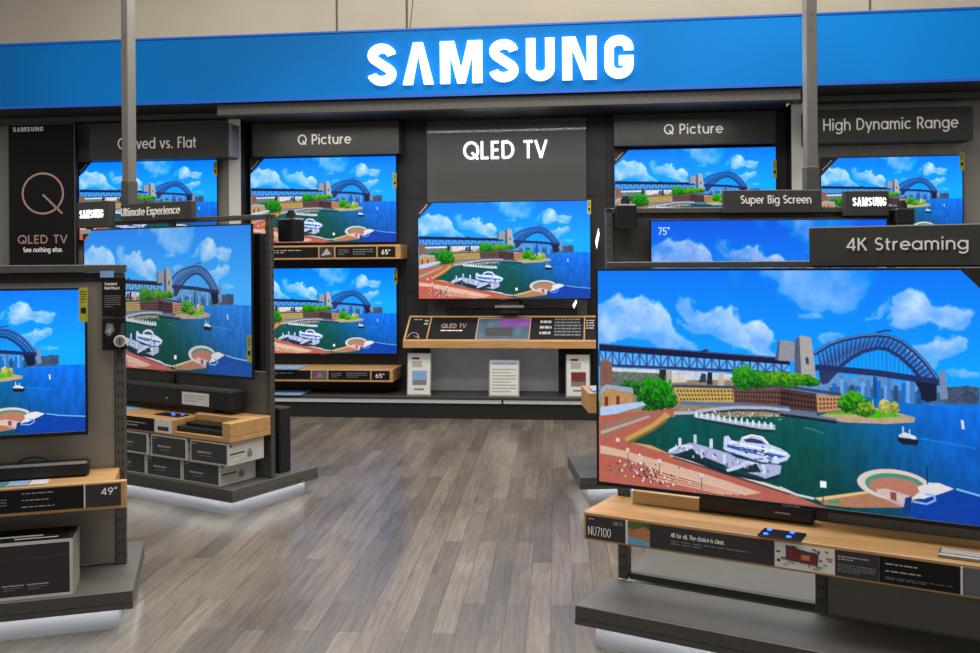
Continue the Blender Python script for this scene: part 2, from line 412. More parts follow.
# the maker's wordmark, letter by letter in a 0..1 high cell: (width, kind, outline or pen path)
SP = ar(.34, .725, .225, .165, 4, 218)+ar(.34, .275, .23, .165, 38, -174)
WORDMARK = [
 (.68, 'pen', SP),
 (.72, 'out', [(0, 0), (.25, 1), (.47, 1), (.72, 0), (.50, 0), (.36, .74), (.22, 0)]),
 (.98, 'out', [(0, 0), (0, 1), (.33, 1), (.49, .30), (.65, 1), (.98, 1), (.98, 0), (.76, 0), (.76, .74), (.58, 0), (.40, 0), (.22, .74), (.22, 0)]),
 (.68, 'pen', SP),
 (.68, 'pen', [(.12, 1), (.12, .30)]+ar(.34, .30, .22, .19, 180, 360)+[(.56, 1)]),
 (.78, 'out', [(0, 0), (0, 1), (.30, 1), (.56, .30), (.56, 1), (.78, 1), (.78, 0), (.49, 0), (.22, .74), (.22, 0)]),
 (.68, 'pen', [(.56, .66)]+ar(.34, .70, .22, .19, 0, 180)+ar(.34, .30, .22, .19, 180, 360)+[(.56, .42), (.34, .42)]),
]
def wordmark(u0, u1, z, h, b, m, depth=0., each=None, mb=None, side=None):
    gap = .165; tot = sum(x[0] for x in WORDMARK)+gap*6; k = (u1-u0)/tot; x = u0
    for wd, kind, pts in WORDMARK:
        t = mb if mb is not None else MB()
        P = [(x+a*k, z+q*h) for a, q in pts]
        if kind == 'pen': t.ribbon(P, .215*min(h, k*1.1), b, m, depth, side)
        elif depth: t.prism(P, b-depth, b, m, side)
        else: t.poly(P, b, m)
        if each: each(t)
        x += (wd+gap)*k

# ------------------------------------------------------------------ the harbour picture shown on every set
def paint(SS=2, w=640, h=360):
    Wd, Hd = w*SS, h*SS
    rng = np.random.default_rng(3)
    yy, xx = np.mgrid[0:Hd, 0:Wd]; uu = (xx+.5)/Wd; vv = (yy+.5)/Hd
    def noise(fx, fy, seed):
        r = np.random.default_rng(seed); g = r.random((int(fy)+3, int(fx)+3))
        x = uu*fx; y = vv*fy; xi = x.astype(int); yi = y.astype(int); a = x-xi; c = y-yi
        a = a*a*(3-2*a); c = c*c*(3-2*c)
        return (g[yi, xi]*(1-a)+g[yi, xi+1]*a)*(1-c)+(g[yi+1, xi]*(1-a)+g[yi+1, xi+1]*a)*c
    def fbm(f, seed, asp=1.78, oc=5):
        t = 0; amp = .5; s = 0
        for o in range(oc):
            t = t+amp*noise(f*asp*2**o, f*2**o, seed+o); s += amp; amp *= .55
        return t/s
    def C(hx): return np.array([int(hx[i:i+2], 16)/255 for i in (1, 3, 5)])
    img = np.zeros((Hd, Wd, 3))
    # sky
    t = np.clip(vv/.42, 0, 1)[..., None]
    img[:] = C('#0674f2')*(1-t)+C('#36a2ff')*t
    f1 = fbm(5, 11); f2 = fbm(13, 31); wx = fbm(9, 51)-.5; wy = fbm(9, 61)-.5; w2 = fbm(26, 81, oc=3)-.5
    def blur(a, r):
        for ax in (0, 1):
            for _ in range(2):
                p = np.concatenate([np.repeat(a.take([0], ax), r, ax), a, np.repeat(a.take([-1], ax), r, ax)], ax)
                c = np.cumsum(p, ax); n = a.shape[ax]
                a = (np.take(c, np.arange(2*r, 2*r+n), ax)-np.take(c, np.arange(0, n), ax))/(2*r)
        return a
    def cloud(P, gain=.8, col='#dde9ff', soft=7, warp=.075):
        nonlocal img
        mk = np.zeros((Hd, Wd)); X_ = np.clip(((uu+wx*warp*.8+w2*.012)*Wd).astype(int), 0, Wd-1); Y_ = np.clip(((vv+wy*warp*1.4+w2*.02)*Hd).astype(int), 0, Hd-1)
        gx, gy = xx+.5, yy+.5; ins = np.zeros(gx.shape, bool)
        for i in range(len(P)):
            (ax, ay), (bx, by) = (P[i][0]*Wd, P[i][1]*Hd), (P[(i+1) % len(P)][0]*Wd, P[(i+1) % len(P)][1]*Hd)
            if ay != by: ins ^= ((ay > gy) != (by > gy)) & (gx < (bx-ax)*(gy-ay)/(by-ay)+ax)
        mk[ins] = 1; edge = blur(mk, soft)[Y_, X_]; body = blur(mk, 30)[Y_, X_]
        a = np.clip(edge*1.25-.12, 0, 1)*gain*np.clip(.62+(f1-.45)*1.1+body*.3, .25, 1)
        top = np.clip(blur(mk, 16)[np.clip(Y_+26, 0, Hd-1), X_]-blur(mk, 16)[np.clip(Y_-10, 0, Hd-1), X_], -.5, 1)
        lit = np.clip(.60+.5*top+(f2-.5)*1.25+w2*.5, .2, 1.08)[..., None]
        cc = np.clip(C(col)*lit+C('#6aa9f6')*(1-np.clip(lit, 0, 1)), 0, 1)
        img = img*(1-a[..., None])+cc*a[..., None]
    cloud([(-0.005, 0.137), (0.050, 0.124), (0.086, 0.161), (0.122, 0.150), (0.157, 0.161), (0.191, 0.207), (0.214, 0.264), (0.231, 0.312), (0.270, 0.348), (0.276, 0.368), (0.191, 0.356), (0.097, 0.346), (-0.006, 0.347)], .78)
    cloud([(0.209, 0.129), (0.243, 0.135), (0.282, 0.203), (0.315, 0.156), (0.358, 0.168), (0.374, 0.205), (0.400, 0.242), (0.432, 0.230), (0.469, 0.297), (0.464, 0.359), (0.410, 0.374), (0.357, 0.363), (0.325, 0.319), (0.292, 0.303), (0.259, 0.285), (0.231, 0.248), (0.259, 0.223), (0.226, 0.186)], .86)
    cloud([(0.461, -0.007), (0.699, -0.006), (0.693, 0.082), (0.668, 0.120), (0.639, 0.174), (0.592, 0.191), (0.533, 0.167), (0.483, 0.144), (0.461, 0.104), (0.473, 0.067), (0.427, 0.039)], .66, '#c6dcff', 10)
    cloud([(0.523, 0.194), (0.562, 0.181), (0.574, 0.209), (0.533, 0.225)], .6); cloud([(0.350, 0.004), (0.395, 0.007), (0.387, 0.071), (0.362, 0.053)], .5)
    cloud([(0.711, 0.172), (0.741, 0.112), (0.773, 0.085), (0.813, 0.102), (0.815, 0.147), (0.847, 0.135), (0.891, 0.143), (0.883, 0.182), (0.856, 0.217), (0.812, 0.236), (0.759, 0.222), (0.714, 0.215)], .9)
    cloud([(0.666, 0.227), (0.690, 0.187), (0.715, 0.130), (0.726, 0.122), (0.707, 0.181), (0.683, 0.229)], .75, soft=5); cloud([(0.770, 0.298), (0.803, 0.282), (0.838, 0.246), (0.874, 0.253), (0.874, 0.292), (0.838, 0.329), (0.812, 0.373), (0.793, 0.358)], .85)
    cloud([(0.836, 0.395), (0.864, 0.381), (0.904, 0.395), (0.904, 0.417), (0.846, 0.420)], .7); cloud([(0.551, 0.294), (0.591, 0.277), (0.624, 0.297), (0.572, 0.332)], .7); cloud([(0.357, 0.359), (0.468, 0.347), (0.472, 0.384), (0.357, 0.381)], .6)
    ja = noise(250, 140, 301)*.6+noise(90, 50, 302)*.5
    def fill(P, col, jit=0., js=40, seed=5, alpha=1., tex=None):
        jit *= .55
        P = [(x*Wd, y*Hd) for x, y in P]
        x0 = max(0, int(min(p[0] for p in P))); x1 = min(Wd, int(max(p[0] for p in P))+2)
        y0 = max(0, int(min(p[1] for p in P))); y1 = min(Hd, int(max(p[1] for p in P))+2)
        if x1 <= x0 or y1 <= y0: return
        gx = xx[y0:y1, x0:x1]+.5; gy = yy[y0:y1, x0:x1]+.5
        ins = np.zeros(gx.shape, bool)
        for i in range(len(P)):
            (ax, ay), (bx, by) = P[i], P[(i+1) % len(P)]
            if ay == by: continue
            ins ^= ((ay > gy) != (by > gy)) & (gx < (bx-ax)*(gy-ay)/(by-ay)+ax)
        c = C(col) if isinstance(col, str) else col
        cc = np.broadcast_to(c, gx.shape+(3,)).copy()
        if jit:
            k = np.random.default_rng(seed).random((Hd//3+2, Wd//3+2))[gy.astype(int)//3, gx.astype(int)//3]*.45+ja[y0:y1, x0:x1]*.55
            cc *= (1+jit*(k-.5)*2)[..., None]
        if tex is not None: cc = tex(gx/Wd, gy/Hd, cc)
        reg = img[y0:y1, x0:x1]
        reg[ins] = np.clip(reg[ins]*(1-alpha)+cc[ins]*alpha, 0, 1)
    def line(P, wd, col, alpha=1.):
        for (ax, ay), (bx, by) in zip(P[:-1], P[1:]):
            dx, dy = (bx-ax)*1.78, by-ay; l = math.hypot(dx, dy) or 1
            nx, ny = -dy/l*wd/2/1.78, dx/l*wd/2
            fill([(ax+nx, ay+ny), (bx+nx, by+ny), (bx-nx, by-ny), (ax-nx, ay-ny)], col, alpha=alpha)
    def bush(c, rx, ry, cols, seed=1):
        d = 1-((uu-c[0])/rx)**2-((vv-c[1])/ry)**2
        n = noise(150, 90, seed)*.6+noise(60, 36, seed+9)*.6
        mk = d+(n-.6)*1.0 > 0
        n2 = noise(230, 130, seed+3)
        lit = np.clip((c[1]-vv)/ry*.5+.5+(n2-.5)*1.3, 0, 1)[..., None]
        cc = C(cols[0])*(1-lit)+C(cols[1])*lit
        img[mk] = cc[mk]
    def lerp(a, b, t): return (a[0]+(b[0]-a[0])*t, a[1]+(b[1]-a[1])*t)
    def along(P, n):
        L = [math.hypot((b[0]-a[0])*1.78, b[1]-a[1]) for a, b in zip(P[:-1], P[1:])]; T = sum(L); out = []
        for i in range(n+1):
            s = T*i/n; k = 0
            while k < len(L)-1 and s > L[k]: s -= L[k]; k += 1
            out.append(lerp(P[k], P[k+1], s/L[k]))
        return out
    # far shore
    fill([(0.003, 0.450), (0.181, 0.446), (0.499, 0.460), (0.560, 0.454), (0.611, 0.428), (0.643, 0.446), (0.659, 0.429), (0.686, 0.441), (0.707, 0.429), (0.723, 0.448), (0.759, 0.459), (0.799, 0.469), (0.849, 0.460), (0.905, 0.463), (0.905, 0.534), (0.474, 0.588), (0.002, 0.694)], '#5f8fc6', .35)
    fill([(0.041, 0.459), (0.201, 0.455), (0.328, 0.455), (0.489, 0.471), (0.489, 0.545), (0.041, 0.597)], '#c6cfd8', .3, seed=8)
    fill([(0.588, 0.492), (0.659, 0.479), (0.779, 0.491), (0.849, 0.488), (0.905, 0.496), (0.905, 0.526), (0.779, 0.540), (0.588, 0.533)], '#3f5f7c', .55, seed=4)
    fill([(0.840, 0.466), (0.878, 0.454), (0.905, 0.459), (0.905, 0.523), (0.844, 0.523)], '#3d4d66', .7, seed=14)
    for i in range(17):
        x = .60+.012*i+rng.uniform(-.004, .004); hh = rng.uniform(.02, .07)*(1 if x < .78 else .35)
        fill([(x, .505-hh), (x+.009, .505-hh), (x+.009, .54), (x, .54)], ['#2f6fc4', '#6da2e2', '#4c7fc0', '#25508f'][i % 4], .2, seed=i)
    # water
    WP = [(0.560, 0.537), (0.659, 0.520), (0.759, 0.538), (0.799, 0.540), (0.905, 0.526), (1.0, .53), (1, 1), (.0, 1), (0, .62), (0.206, 0.611)]
    wn = fbm(14, 71, 6.)
    def water(gx, gy, cc):
        t = np.clip((gx-.50)/.34+(.62-gy)*.8, 0, 1)[..., None]
        a = C('#08504c')*(1-t)+C('#0a63cc')*t
        g = np.clip((gy-.5)/.4, 0, 1)[..., None]
        a = a*(1.12-.3*g)
        k = wn[np.clip((gy*Hd).astype(int), 0, Hd-1), np.clip((gx*Wd).astype(int), 0, Wd-1)][..., None]
        return a*(.82+.36*k)
    fill(WP, '#0a5a60', tex=water)
    line([(0.769, 0.497), (0.844, 0.543), (0.905, 0.546)], .008, '#2b86e0', .5)
    # bridge: viaduct, arch, hangers, deck
    fill([(0.003, 0.386), (0.499, 0.402), (0.499, 0.449), (0.371, 0.442), (0.201, 0.447), (0.003, 0.450)], '#b8d4f4', .15, alpha=.35)
    top = [(0.003, 0.378), (0.499, 0.402)]; bot = [(0.003, 0.448), (0.201, 0.444), (0.499, 0.441)]
    ta = along(top, 26); ba = along(bot, 26)
    for i in range(26):
        line([ta[i], ba[i]], .008, '#3a5288'); line([ba[i], ta[i+1]] if i % 2 else [ta[i], ba[i+1]], .007, '#4a63a0')
    line(bot, .012, '#2b3a66')
    up = [(0.555, 0.356), (0.589, 0.314), (0.622, 0.290), (0.660, 0.274), (0.697, 0.267), (0.724, 0.271), (0.749, 0.291), (0.775, 0.329), (0.800, 0.378), (0.822, 0.437)]
    lo = [(0.574, 0.478), (0.589, 0.450), (0.611, 0.408), (0.638, 0.366), (0.665, 0.336), (0.697, 0.319), (0.718, 0.324), (0.744, 0.352), (0.769, 0.394), (0.789, 0.441), (0.799, 0.469)]
    ua = along(up, 30); la = along(lo, 30)
    for i in range(1, 30):
        line([ua[i], la[i]], .009, '#2b4176'); line([ua[i], la[i-1]] if i < 15 else [ua[i], la[min(30, i+1)]], .006, '#4766a6')
    line(up, .016, '#233863'); line(lo, .015, '#22345e'); line([(x, y-.004) for x, y in up], .004, '#6d8fc8')
    for i in range(24):
        x = 205+i*15.5
        a = (0.591, 0.422), (0.795, 0.446)
        p0 = lerp(a[0], a[1], i/23.); q = min(lo, key=lambda r: abs(r[0]-p0[0])); q = None
        for (s0, s1) in zip(lo[:-1], lo[1:]):
            if s0[0] <= p0[0] <= s1[0]: q = lerp(s0, s1, (p0[0]-s0[0])/(s1[0]-s0[0]))
        if q: line([p0, q], .003, '#3c5c9a', .8)
    line([(0.558, 0.410), (0.697, 0.422), (0.827, 0.447)], .026, '#232f5c')
    fill([(0.774, 0.448), (0.820, 0.453), (0.819, 0.520), (0.799, 0.529), (0.787, 0.519), (0.787, 0.495)], '#141b34', .3)
    fill([(0.566, 0.422), (0.611, 0.423), (0.586, 0.477), (0.569, 0.474)], '#2a3763', .4)
    fill([(0.003, 0.348), (0.499, 0.378), (0.499, 0.405), (0.003, 0.380)], '#151b38', .15)
    line([(0.003, 0.348), (0.499, 0.378)], .006, '#46548a')
    fill([(0.278, 0.363), (0.294, 0.351), (0.303, 0.360), (0.278, 0.371)], '#2d3a62')
    # pylons
    fill([(0.469, 0.388), (0.474, 0.304), (0.482, 0.301), (0.510, 0.306), (0.516, 0.390)], '#8d8f9c', .12)
    fill([(0.464, 0.384), (0.472, 0.306), (0.476, 0.304), (0.472, 0.388)], '#4e5670')
    fill([(0.520, 0.289), (0.525, 0.277), (0.549, 0.286), (0.555, 0.371), (0.559, 0.461), (0.524, 0.457)], '#a3a09e', .12)
    fill([(0.510, 0.380), (0.512, 0.296), (0.522, 0.282), (0.526, 0.457), (0.510, 0.448)], '#505873', .1)
    fill([(0.535, 0.373), (0.542, 0.367), (0.544, 0.398), (0.537, 0.399)], '#3b4258')
    fill([(0.824, 0.404), (0.830, 0.395), (0.837, 0.402), (0.842, 0.509), (0.827, 0.515)], '#7488a8', .12)
    line([(0.695, 0.257), (0.700, 0.253), (0.718, 0.246), (0.726, 0.248)], .007, '#29407a')
    # land under the viaduct
    fill([(0.003, 0.508), (0.200, 0.499), (0.370, 0.483), (0.499, 0.481), (0.498, 0.627), (0.002, 0.694)], '#8f7d66', .35)
    fill([(0.041, 0.475), (0.200, 0.471), (0.200, 0.522), (0.041, 0.551)], '#5f6a62', .6, seed=6)
    fill([(0.200, 0.467), (0.243, 0.464), (0.244, 0.506), (0.200, 0.511)], '#c9c6be', .3)
    for q, c in (([(0.171, 0.453), (0.189, 0.453), (0.188, 0.522), (0.169, 0.523)], '#1f2637'), ([(0.190, 0.453), (0.205, 0.454), (0.205, 0.522), (0.188, 0.524)], '#aba39b'), ([(0.326, 0.453), (0.340, 0.452), (0.340, 0.510), (0.324, 0.511)], '#b5aea5'), ([(0.297, 0.455), (0.309, 0.456), (0.310, 0.509), (0.295, 0.510)], '#1c2334'), ([(0.282, 0.461), (0.294, 0.462), (0.293, 0.502), (0.274, 0.504)], '#2b4055')):
        fill(list(q), c, .15)
    fill([(0.006, 0.428), (0.023, 0.422), (0.040, 0.433), (0.042, 0.541), (0.005, 0.548)], '#7d594c', .25)
    # waterfront buildings
    for q, c in (([(0.207, 0.527), (0.364, 0.518), (0.364, 0.579), (0.226, 0.598)], '#c2a463'), ([(0.361, 0.522), (0.499, 0.506), (0.498, 0.586), (0.364, 0.583)], '#654740'), ([(0.475, 0.506), (0.560, 0.520), (0.563, 0.600), (0.474, 0.594)], '#4d3633'), ([(0.560, 0.527), (0.626, 0.525), (0.624, 0.583), (0.563, 0.600)], '#b98a66')):
        fill(q, c, .18)
    for (a, b, c, d, n, r, col) in (((0.213, 0.538), (0.363, 0.525), (0.363, 0.575), (0.227, 0.595), 17, 3, '#4e4127'), ((0.366, 0.529), (0.496, 0.515), (0.496, 0.579), (0.366, 0.580), 18, 3, '#2a1e20'), ((0.477, 0.517), (0.558, 0.529), (0.560, 0.592), (0.477, 0.588), 11, 3, '#1d1517'), ((0.565, 0.536), (0.622, 0.531), (0.621, 0.577), (0.566, 0.592), 7, 3, '#473027')):
        for i in range(n):
            for j in range(r):
                t0, t1 = (i+.2)/n, (i+.75)/n; s0, s1 = (j+.2)/r, (j+.75)/r
                f = lambda t, s: lerp(lerp(a, b, t), lerp(d, c, t), s)
                fill([f(t0, s0), f(t1, s0), f(t1, s1), f(t0, s1)], col)
    line([(0.203, 0.526), (0.370, 0.515), (0.499, 0.497), (0.475, 0.496), (0.560, 0.510), (0.616, 0.518)], .013, '#3a4560')
    line([(0.226, 0.601), (0.364, 0.592), (0.498, 0.591), (0.474, 0.601), (0.560, 0.607)], .016, '#5a6f97')
    # trees
    GR = ('#0a3d12', '#2f9a22')
    bush((0.161, 0.572), .052, .085, GR, 1); bush((0.089, 0.551), .032, .04, ('#0b3514', '#2c7a28'), 2); bush((0.200, 0.595), .02, .03, GR, 7)
    bush((0.386, 0.470), .03, .055, ('#12561a', '#3f9f28'), 3); bush((0.425, 0.477), .03, .04, ('#0e4316', '#37962a'), 4); bush((0.484, 0.469), .055, .032, ('#1f5f18', '#64a62a'), 5)
    bush((0.510, 0.469), .05, .03, ('#1f5f18', '#64a62a'), 6); bush((0.549, 0.474), .02, .02, GR, 8)
    # cottages, awning
    fill([(0.006, 0.584), (0.024, 0.546), (0.066, 0.553), (0.099, 0.561), (0.098, 0.615), (0.006, 0.653)], '#b08c60', .2)
    fill([(0.006, 0.564), (0.022, 0.538), (0.097, 0.546), (0.100, 0.567), (0.066, 0.565), (0.024, 0.554), (0.006, 0.592)], '#8fa5bd', .15)
    for q in ([(0.018, 0.599), (0.028, 0.593), (0.028, 0.642), (0.018, 0.646)], [(0.051, 0.591), (0.060, 0.585), (0.060, 0.629), (0.051, 0.633)]):
        fill(list(q), '#7c2f2b')
    fill([(0.005, 0.647), (0.123, 0.607), (0.135, 0.622), (0.079, 0.655), (0.006, 0.705)], '#a9c4e6', .15)
    # quays and promenade
    fill([(0.002, 0.689), (0.086, 0.663), (0.180, 0.639), (0.206, 0.628), (0.227, 0.644), (0.199, 0.670), (0.180, 0.682), (0.095, 0.799), (0.199, 0.837), (0.344, 0.886), (0.497, 0.945), (0.473, 0.939), (0.507, 0.961), (0.564, 0.991), (0.586, 0.997), (.45, 1), (0, 1), (0, .78)], '#b06457', .16)
    fill([(0.006, 0.731), (0.133, 0.660), (0.180, 0.650), (0.136, 0.685), (0.006, 0.799)], '#8d7266', .14)
    fill([(0.006, 0.761), (0.140, 0.670), (0.147, 0.675), (0.006, 0.778)], '#b8a08f', .1)
    fill([(0.004, 0.828), (0.065, 0.841), (0.199, 0.881), (0.344, 0.932), (0.429, 0.967), (0.393, 0.984), (0.319, 0.966), (0.178, 0.923), (0.064, 0.873), (0.004, 0.867)], '#cfae9b', .12)
    for k in range(4):
        a = (0.172, 0.919), (0.393, 0.984); b = (0.145, 0.971), (0.319, 0.995)
        t = k/4.
        line([lerp(a[0], b[0], t), lerp(a[1], b[1], t)], .006, '#d8c3ae', .8)
    line([(0.078, 0.796), (0.113, 0.759), (0.153, 0.719), (0.186, 0.670), (0.191, 0.653)], .030, '#c09a5c')
    line([(0.082, 0.805), (0.153, 0.733), (0.190, 0.683)], .012, '#7c5f38')
    line([(0.199, 0.842), (0.344, 0.891), (0.497, 0.949)], .012, '#d7cfc4'); line([(0.205, 0.850), (0.344, 0.902), (0.497, 0.959)], .008, '#40404a')
    fill([(0.095, 0.801), (0.146, 0.822), (0.199, 0.837), (0.146, 0.806)], '#c4a06c')
    # upper quay, jetty
    line([(0.209, 0.651), (0.258, 0.640), (0.296, 0.625), (0.370, 0.604), (0.442, 0.598), (0.498, 0.602)], .016, '#a9b2bd'); line([(0.212, 0.662), (0.264, 0.653), (0.302, 0.634), (0.370, 0.615), (0.442, 0.608), (0.498, 0.613)], .010, '#2c3a44')
    fill([(0.261, 0.647), (0.289, 0.644), (0.382, 0.663), (0.463, 0.667), (0.464, 0.688), (0.430, 0.690), (0.345, 0.675), (0.264, 0.662)], '#aab6c6', .2)
    fill([(0.264, 0.662), (0.345, 0.676), (0.430, 0.690), (0.463, 0.691), (0.461, 0.701), (0.424, 0.702), (0.333, 0.686), (0.264, 0.670)], '#15303a', .3)
    for i in range(14):
        a = lerp(*[(0.267, 0.648), (0.453, 0.671)], i/13.)
        fill([(a[0]-.002, a[1]-.012), (a[0]+.003, a[1]-.012), (a[0]+.003, a[1]+.012), (a[0]-.002, a[1]+.012)], '#dfe6ee')
    for i in range(60):
        p = (0.345, 0.632); x = p[0]+rng.uniform(-.12, .14); y = p[1]+rng.uniform(-.012, .012)
        fill([(x, y), (x+.003, y), (x+.003, y+.005), (x, y+.005)], ['#d9e4ee', '#a0b4c4', '#365058'][i % 3])
    # lower pontoon, gangways
    fill([(0.192, 0.839), (0.257, 0.842), (0.344, 0.886), (0.429, 0.905), (0.470, 0.883), (0.476, 0.848), (0.470, 0.896), (0.429, 0.919), (0.344, 0.903), (0.257, 0.861)], '#10242c', .3)
    fill([(0.191, 0.835), (0.199, 0.813), (0.251, 0.778), (0.270, 0.781), (0.369, 0.815), (0.478, 0.840), (0.474, 0.876), (0.438, 0.904), (0.423, 0.894), (0.357, 0.874), (0.270, 0.843), (0.257, 0.828)], '#a6aed0', .16)
    fill([(0.212, 0.836), (0.257, 0.803), (0.270, 0.826), (0.345, 0.866), (0.332, 0.876), (0.263, 0.849)], '#1a2c3c', .25)
    fill([(0.369, 0.877), (0.417, 0.841), (0.429, 0.877), (0.393, 0.886)], '#1c2a38', .25)
    line([(0.195, 0.827), (0.212, 0.807), (0.237, 0.794), (0.257, 0.795)], .012, '#d4daf0'); line([(0.344, 0.886), (0.369, 0.869), (0.393, 0.841), (0.423, 0.834)], .014, '#c8cfe6')
    for x, y in ((0.264, 0.759), (0.305, 0.772), (0.282, 0.821), (0.224, 0.780), (0.338, 0.836), (0.411, 0.800), (0.435, 0.864)):
        fill([(x-.004, y-.02), (x+.004, y-.02), (x+.004, y+.02), (x-.004, y+.02)], '#c9d2e6', .2)
    # ferry
    fill([(0.336, 0.791), (0.338, 0.736), (0.349, 0.730), (0.357, 0.750), (0.377, 0.752), (0.382, 0.732), (0.403, 0.718), (0.430, 0.722), (0.450, 0.753), (0.476, 0.767), (0.497, 0.787), (0.488, 0.777), (0.499, 0.793), (0.491, 0.815), (0.474, 0.827), (0.470, 0.834), (0.429, 0.830), (0.382, 0.813), (0.345, 0.800)], '#c3cfee', .14)
    fill([(0.345, 0.770), (0.393, 0.779), (0.453, 0.791), (0.488, 0.798), (0.476, 0.809), (0.430, 0.805), (0.376, 0.793), (0.345, 0.782)], '#3a5fa8', .3)
    fill([(0.386, 0.742), (0.406, 0.732), (0.430, 0.739), (0.441, 0.754), (0.393, 0.753)], '#2e3e66', .3)
    fill([(0.341, 0.801), (0.382, 0.818), (0.429, 0.833), (0.465, 0.837), (0.429, 0.841), (0.369, 0.825)], '#14304a', .2)
    fill([(0.400, 0.722), (0.424, 0.721), (0.430, 0.729), (0.403, 0.729)], '#dc9aa8')
    for i in range(46):
        p = lerp(*[(0.354, 0.768), (0.470, 0.807)], rng.random()); x = p[0]; y = p[1]+rng.normal(0, .014)
        fill([(x, y), (x+rng.uniform(.003, .012), y+.001), (x+.008, y+.007), (x, y+.006)], ['#31477e', '#f4f7ff', '#7d93c8', '#22304f'][i % 4])
    for i in range(34):
        p = lerp(*[(0.212, 0.816), (0.453, 0.873)], rng.random()); x = p[0]; y = p[1]+rng.normal(0, .010)
        fill([(x, y-.012), (x+.003, y-.012), (x+.003, y), (x, y)], ['#31405f', '#e6ebfa', '#6d7ca6'][i % 3])
    line([(0.351, 0.758), (0.385, 0.764), (0.450, 0.778), (0.488, 0.789)], .006, '#f2f5ff'); line([(0.385, 0.736), (0.406, 0.719), (0.433, 0.725), (0.446, 0.750)], .006, '#f7f9ff')
    # island
    fill([(0.588, 0.598), (0.643, 0.586), (0.685, 0.563), (0.733, 0.577), (0.775, 0.593), (0.772, 0.613), (0.717, 0.627), (0.621, 0.634), (0.560, 0.618)], '#b59d80', .2)
    fill([(0.582, 0.598), (0.637, 0.583), (0.643, 0.597), (0.588, 0.607)], '#5faa26', .2); fill([(0.648, 0.593), (0.680, 0.577), (0.717, 0.574), (0.751, 0.592), (0.696, 0.607), (0.659, 0.606)], '#43b41a', .2)
    line([(0.474, 0.609), (0.543, 0.618), (0.605, 0.628)], .016, '#66718a'); line([(0.474, 0.621), (0.543, 0.628), (0.605, 0.636)], .012, '#141f2a')
    bush((0.645, 0.552), .035, .045, ('#0f4a14', '#4aa82a'), 21); bush((0.670, 0.572), .02, .03, ('#2c5a18', '#7fae3a'), 22)
    bush((0.709, 0.559), .014, .03, ('#7d8a3a', '#cfc97a'), 23); bush((0.730, 0.561), .012, .024, ('#6d7a34', '#bdb768'), 24)
    line([(0.685, 0.532), (0.687, 0.572)], .004, '#b9b27c')
    # small ship, buoy, wake
    fill([(0.738, 0.675), (0.748, 0.668), (0.778, 0.678), (0.782, 0.690), (0.778, 0.704), (0.747, 0.705), (0.738, 0.692)], '#131a2c', .2)
    fill([(0.741, 0.667), (0.753, 0.655), (0.776, 0.669), (0.778, 0.681), (0.758, 0.679), (0.741, 0.678)], '#c4cede', .3)
    line([(0.749, 0.634), (0.749, 0.669)], .005, '#d4dce8'); line([(0.763, 0.642), (0.763, 0.668)], .004, '#d4dce8')
    line([(0.784, 0.676), (0.828, 0.683), (0.897, 0.698)], .006, '#3f97ea', .6)
    line([(0.529, 0.668), (0.549, 0.672), (0.576, 0.688)], .006, '#4f8f90', .6)
    line([(0.870, 0.590), (0.872, 0.626)], .010, '#d6d8d6')
    # round pool, terraces
    fill([(0.559, 0.961), (0.636, 0.930), (0.687, 0.902), (0.736, 0.946), (0.747, 0.961), (0.641, 0.985), (0.575, 0.987)], '#a87860', .16)
    fill([(0.553, 0.963), (0.687, 0.902), (0.691, 0.910), (0.565, 0.972)], '#d8bc86')
    c0 = (0.728, 0.882)
    def ring(rx, ry, dx, dy, col):
        fill([(c0[0]+dx+rx*math.cos(t*.2), c0[1]+dy+ry*math.sin(t*.2)) for t in range(32)], col, .08)
    fill([(0.687, 0.894), (0.692, 0.923), (0.747, 0.959), (0.767, 0.937), (0.778, 0.896), (0.705, 0.890)], '#b9a4a6', .15)
    ring(.078, .062, 0, -.01, '#d3c4be'); ring(.064, .048, .003, -.008, '#4f8a74'); ring(.056, .038, .004, .0, '#b17868')
    fill([(0.692, 0.898), (0.711, 0.891), (0.762, 0.910), (0.757, 0.950), (0.716, 0.929), (0.693, 0.917)], '#c7b3b3', .12)
    fill([(0.721, 0.902), (0.734, 0.904), (0.734, 0.939), (0.722, 0.932)], '#8a4a48')
    fill([(0.778, 0.871), (0.803, 0.849), (0.823, 0.847), (0.853, 0.864), (0.798, 0.916), (0.767, 0.917), (0.783, 0.890)], '#d5d3d6', .1)
    fill([(0.747, 0.981), (0.778, 0.930), (0.798, 0.911), (0.857, 0.864), (0.904, 0.881), (1.02, .9), (1.02, 1.02), (.83, 1.02)], '#0a3c9c', .22)
    fill([(0.747, 0.986), (0.753, 0.920), (0.767, 0.912), (0.764, 0.977)], '#10387c')
    line([(0.770, 0.932), (0.797, 0.936), (0.815, 0.917), (0.812, 0.898), (0.793, 0.897)], .008, '#8fb0e6'); line([(0.857, 0.864), (0.904, 0.881), (1.02, .90)], .008, '#7fb4ea')
    fill([(0.584, 0.966), (0.611, 0.960), (0.611, 0.973), (0.584, 0.979)], '#3f8f6a')
    line([(0.798, 0.784), (0.799, 0.857)], .005, '#1a2230'); line([(0.574, 0.902), (0.574, 0.980)], .004, '#203040')
    x, y = (0.574, 0.901); fill([(x-.007, y-.014), (x+.007, y-.014), (x+.007, y+.014), (x-.007, y+.014)], '#e8eef4')
    line([(0.473, 0.934), (0.513, 0.958), (0.553, 0.966)], .010, '#c8ccd6')
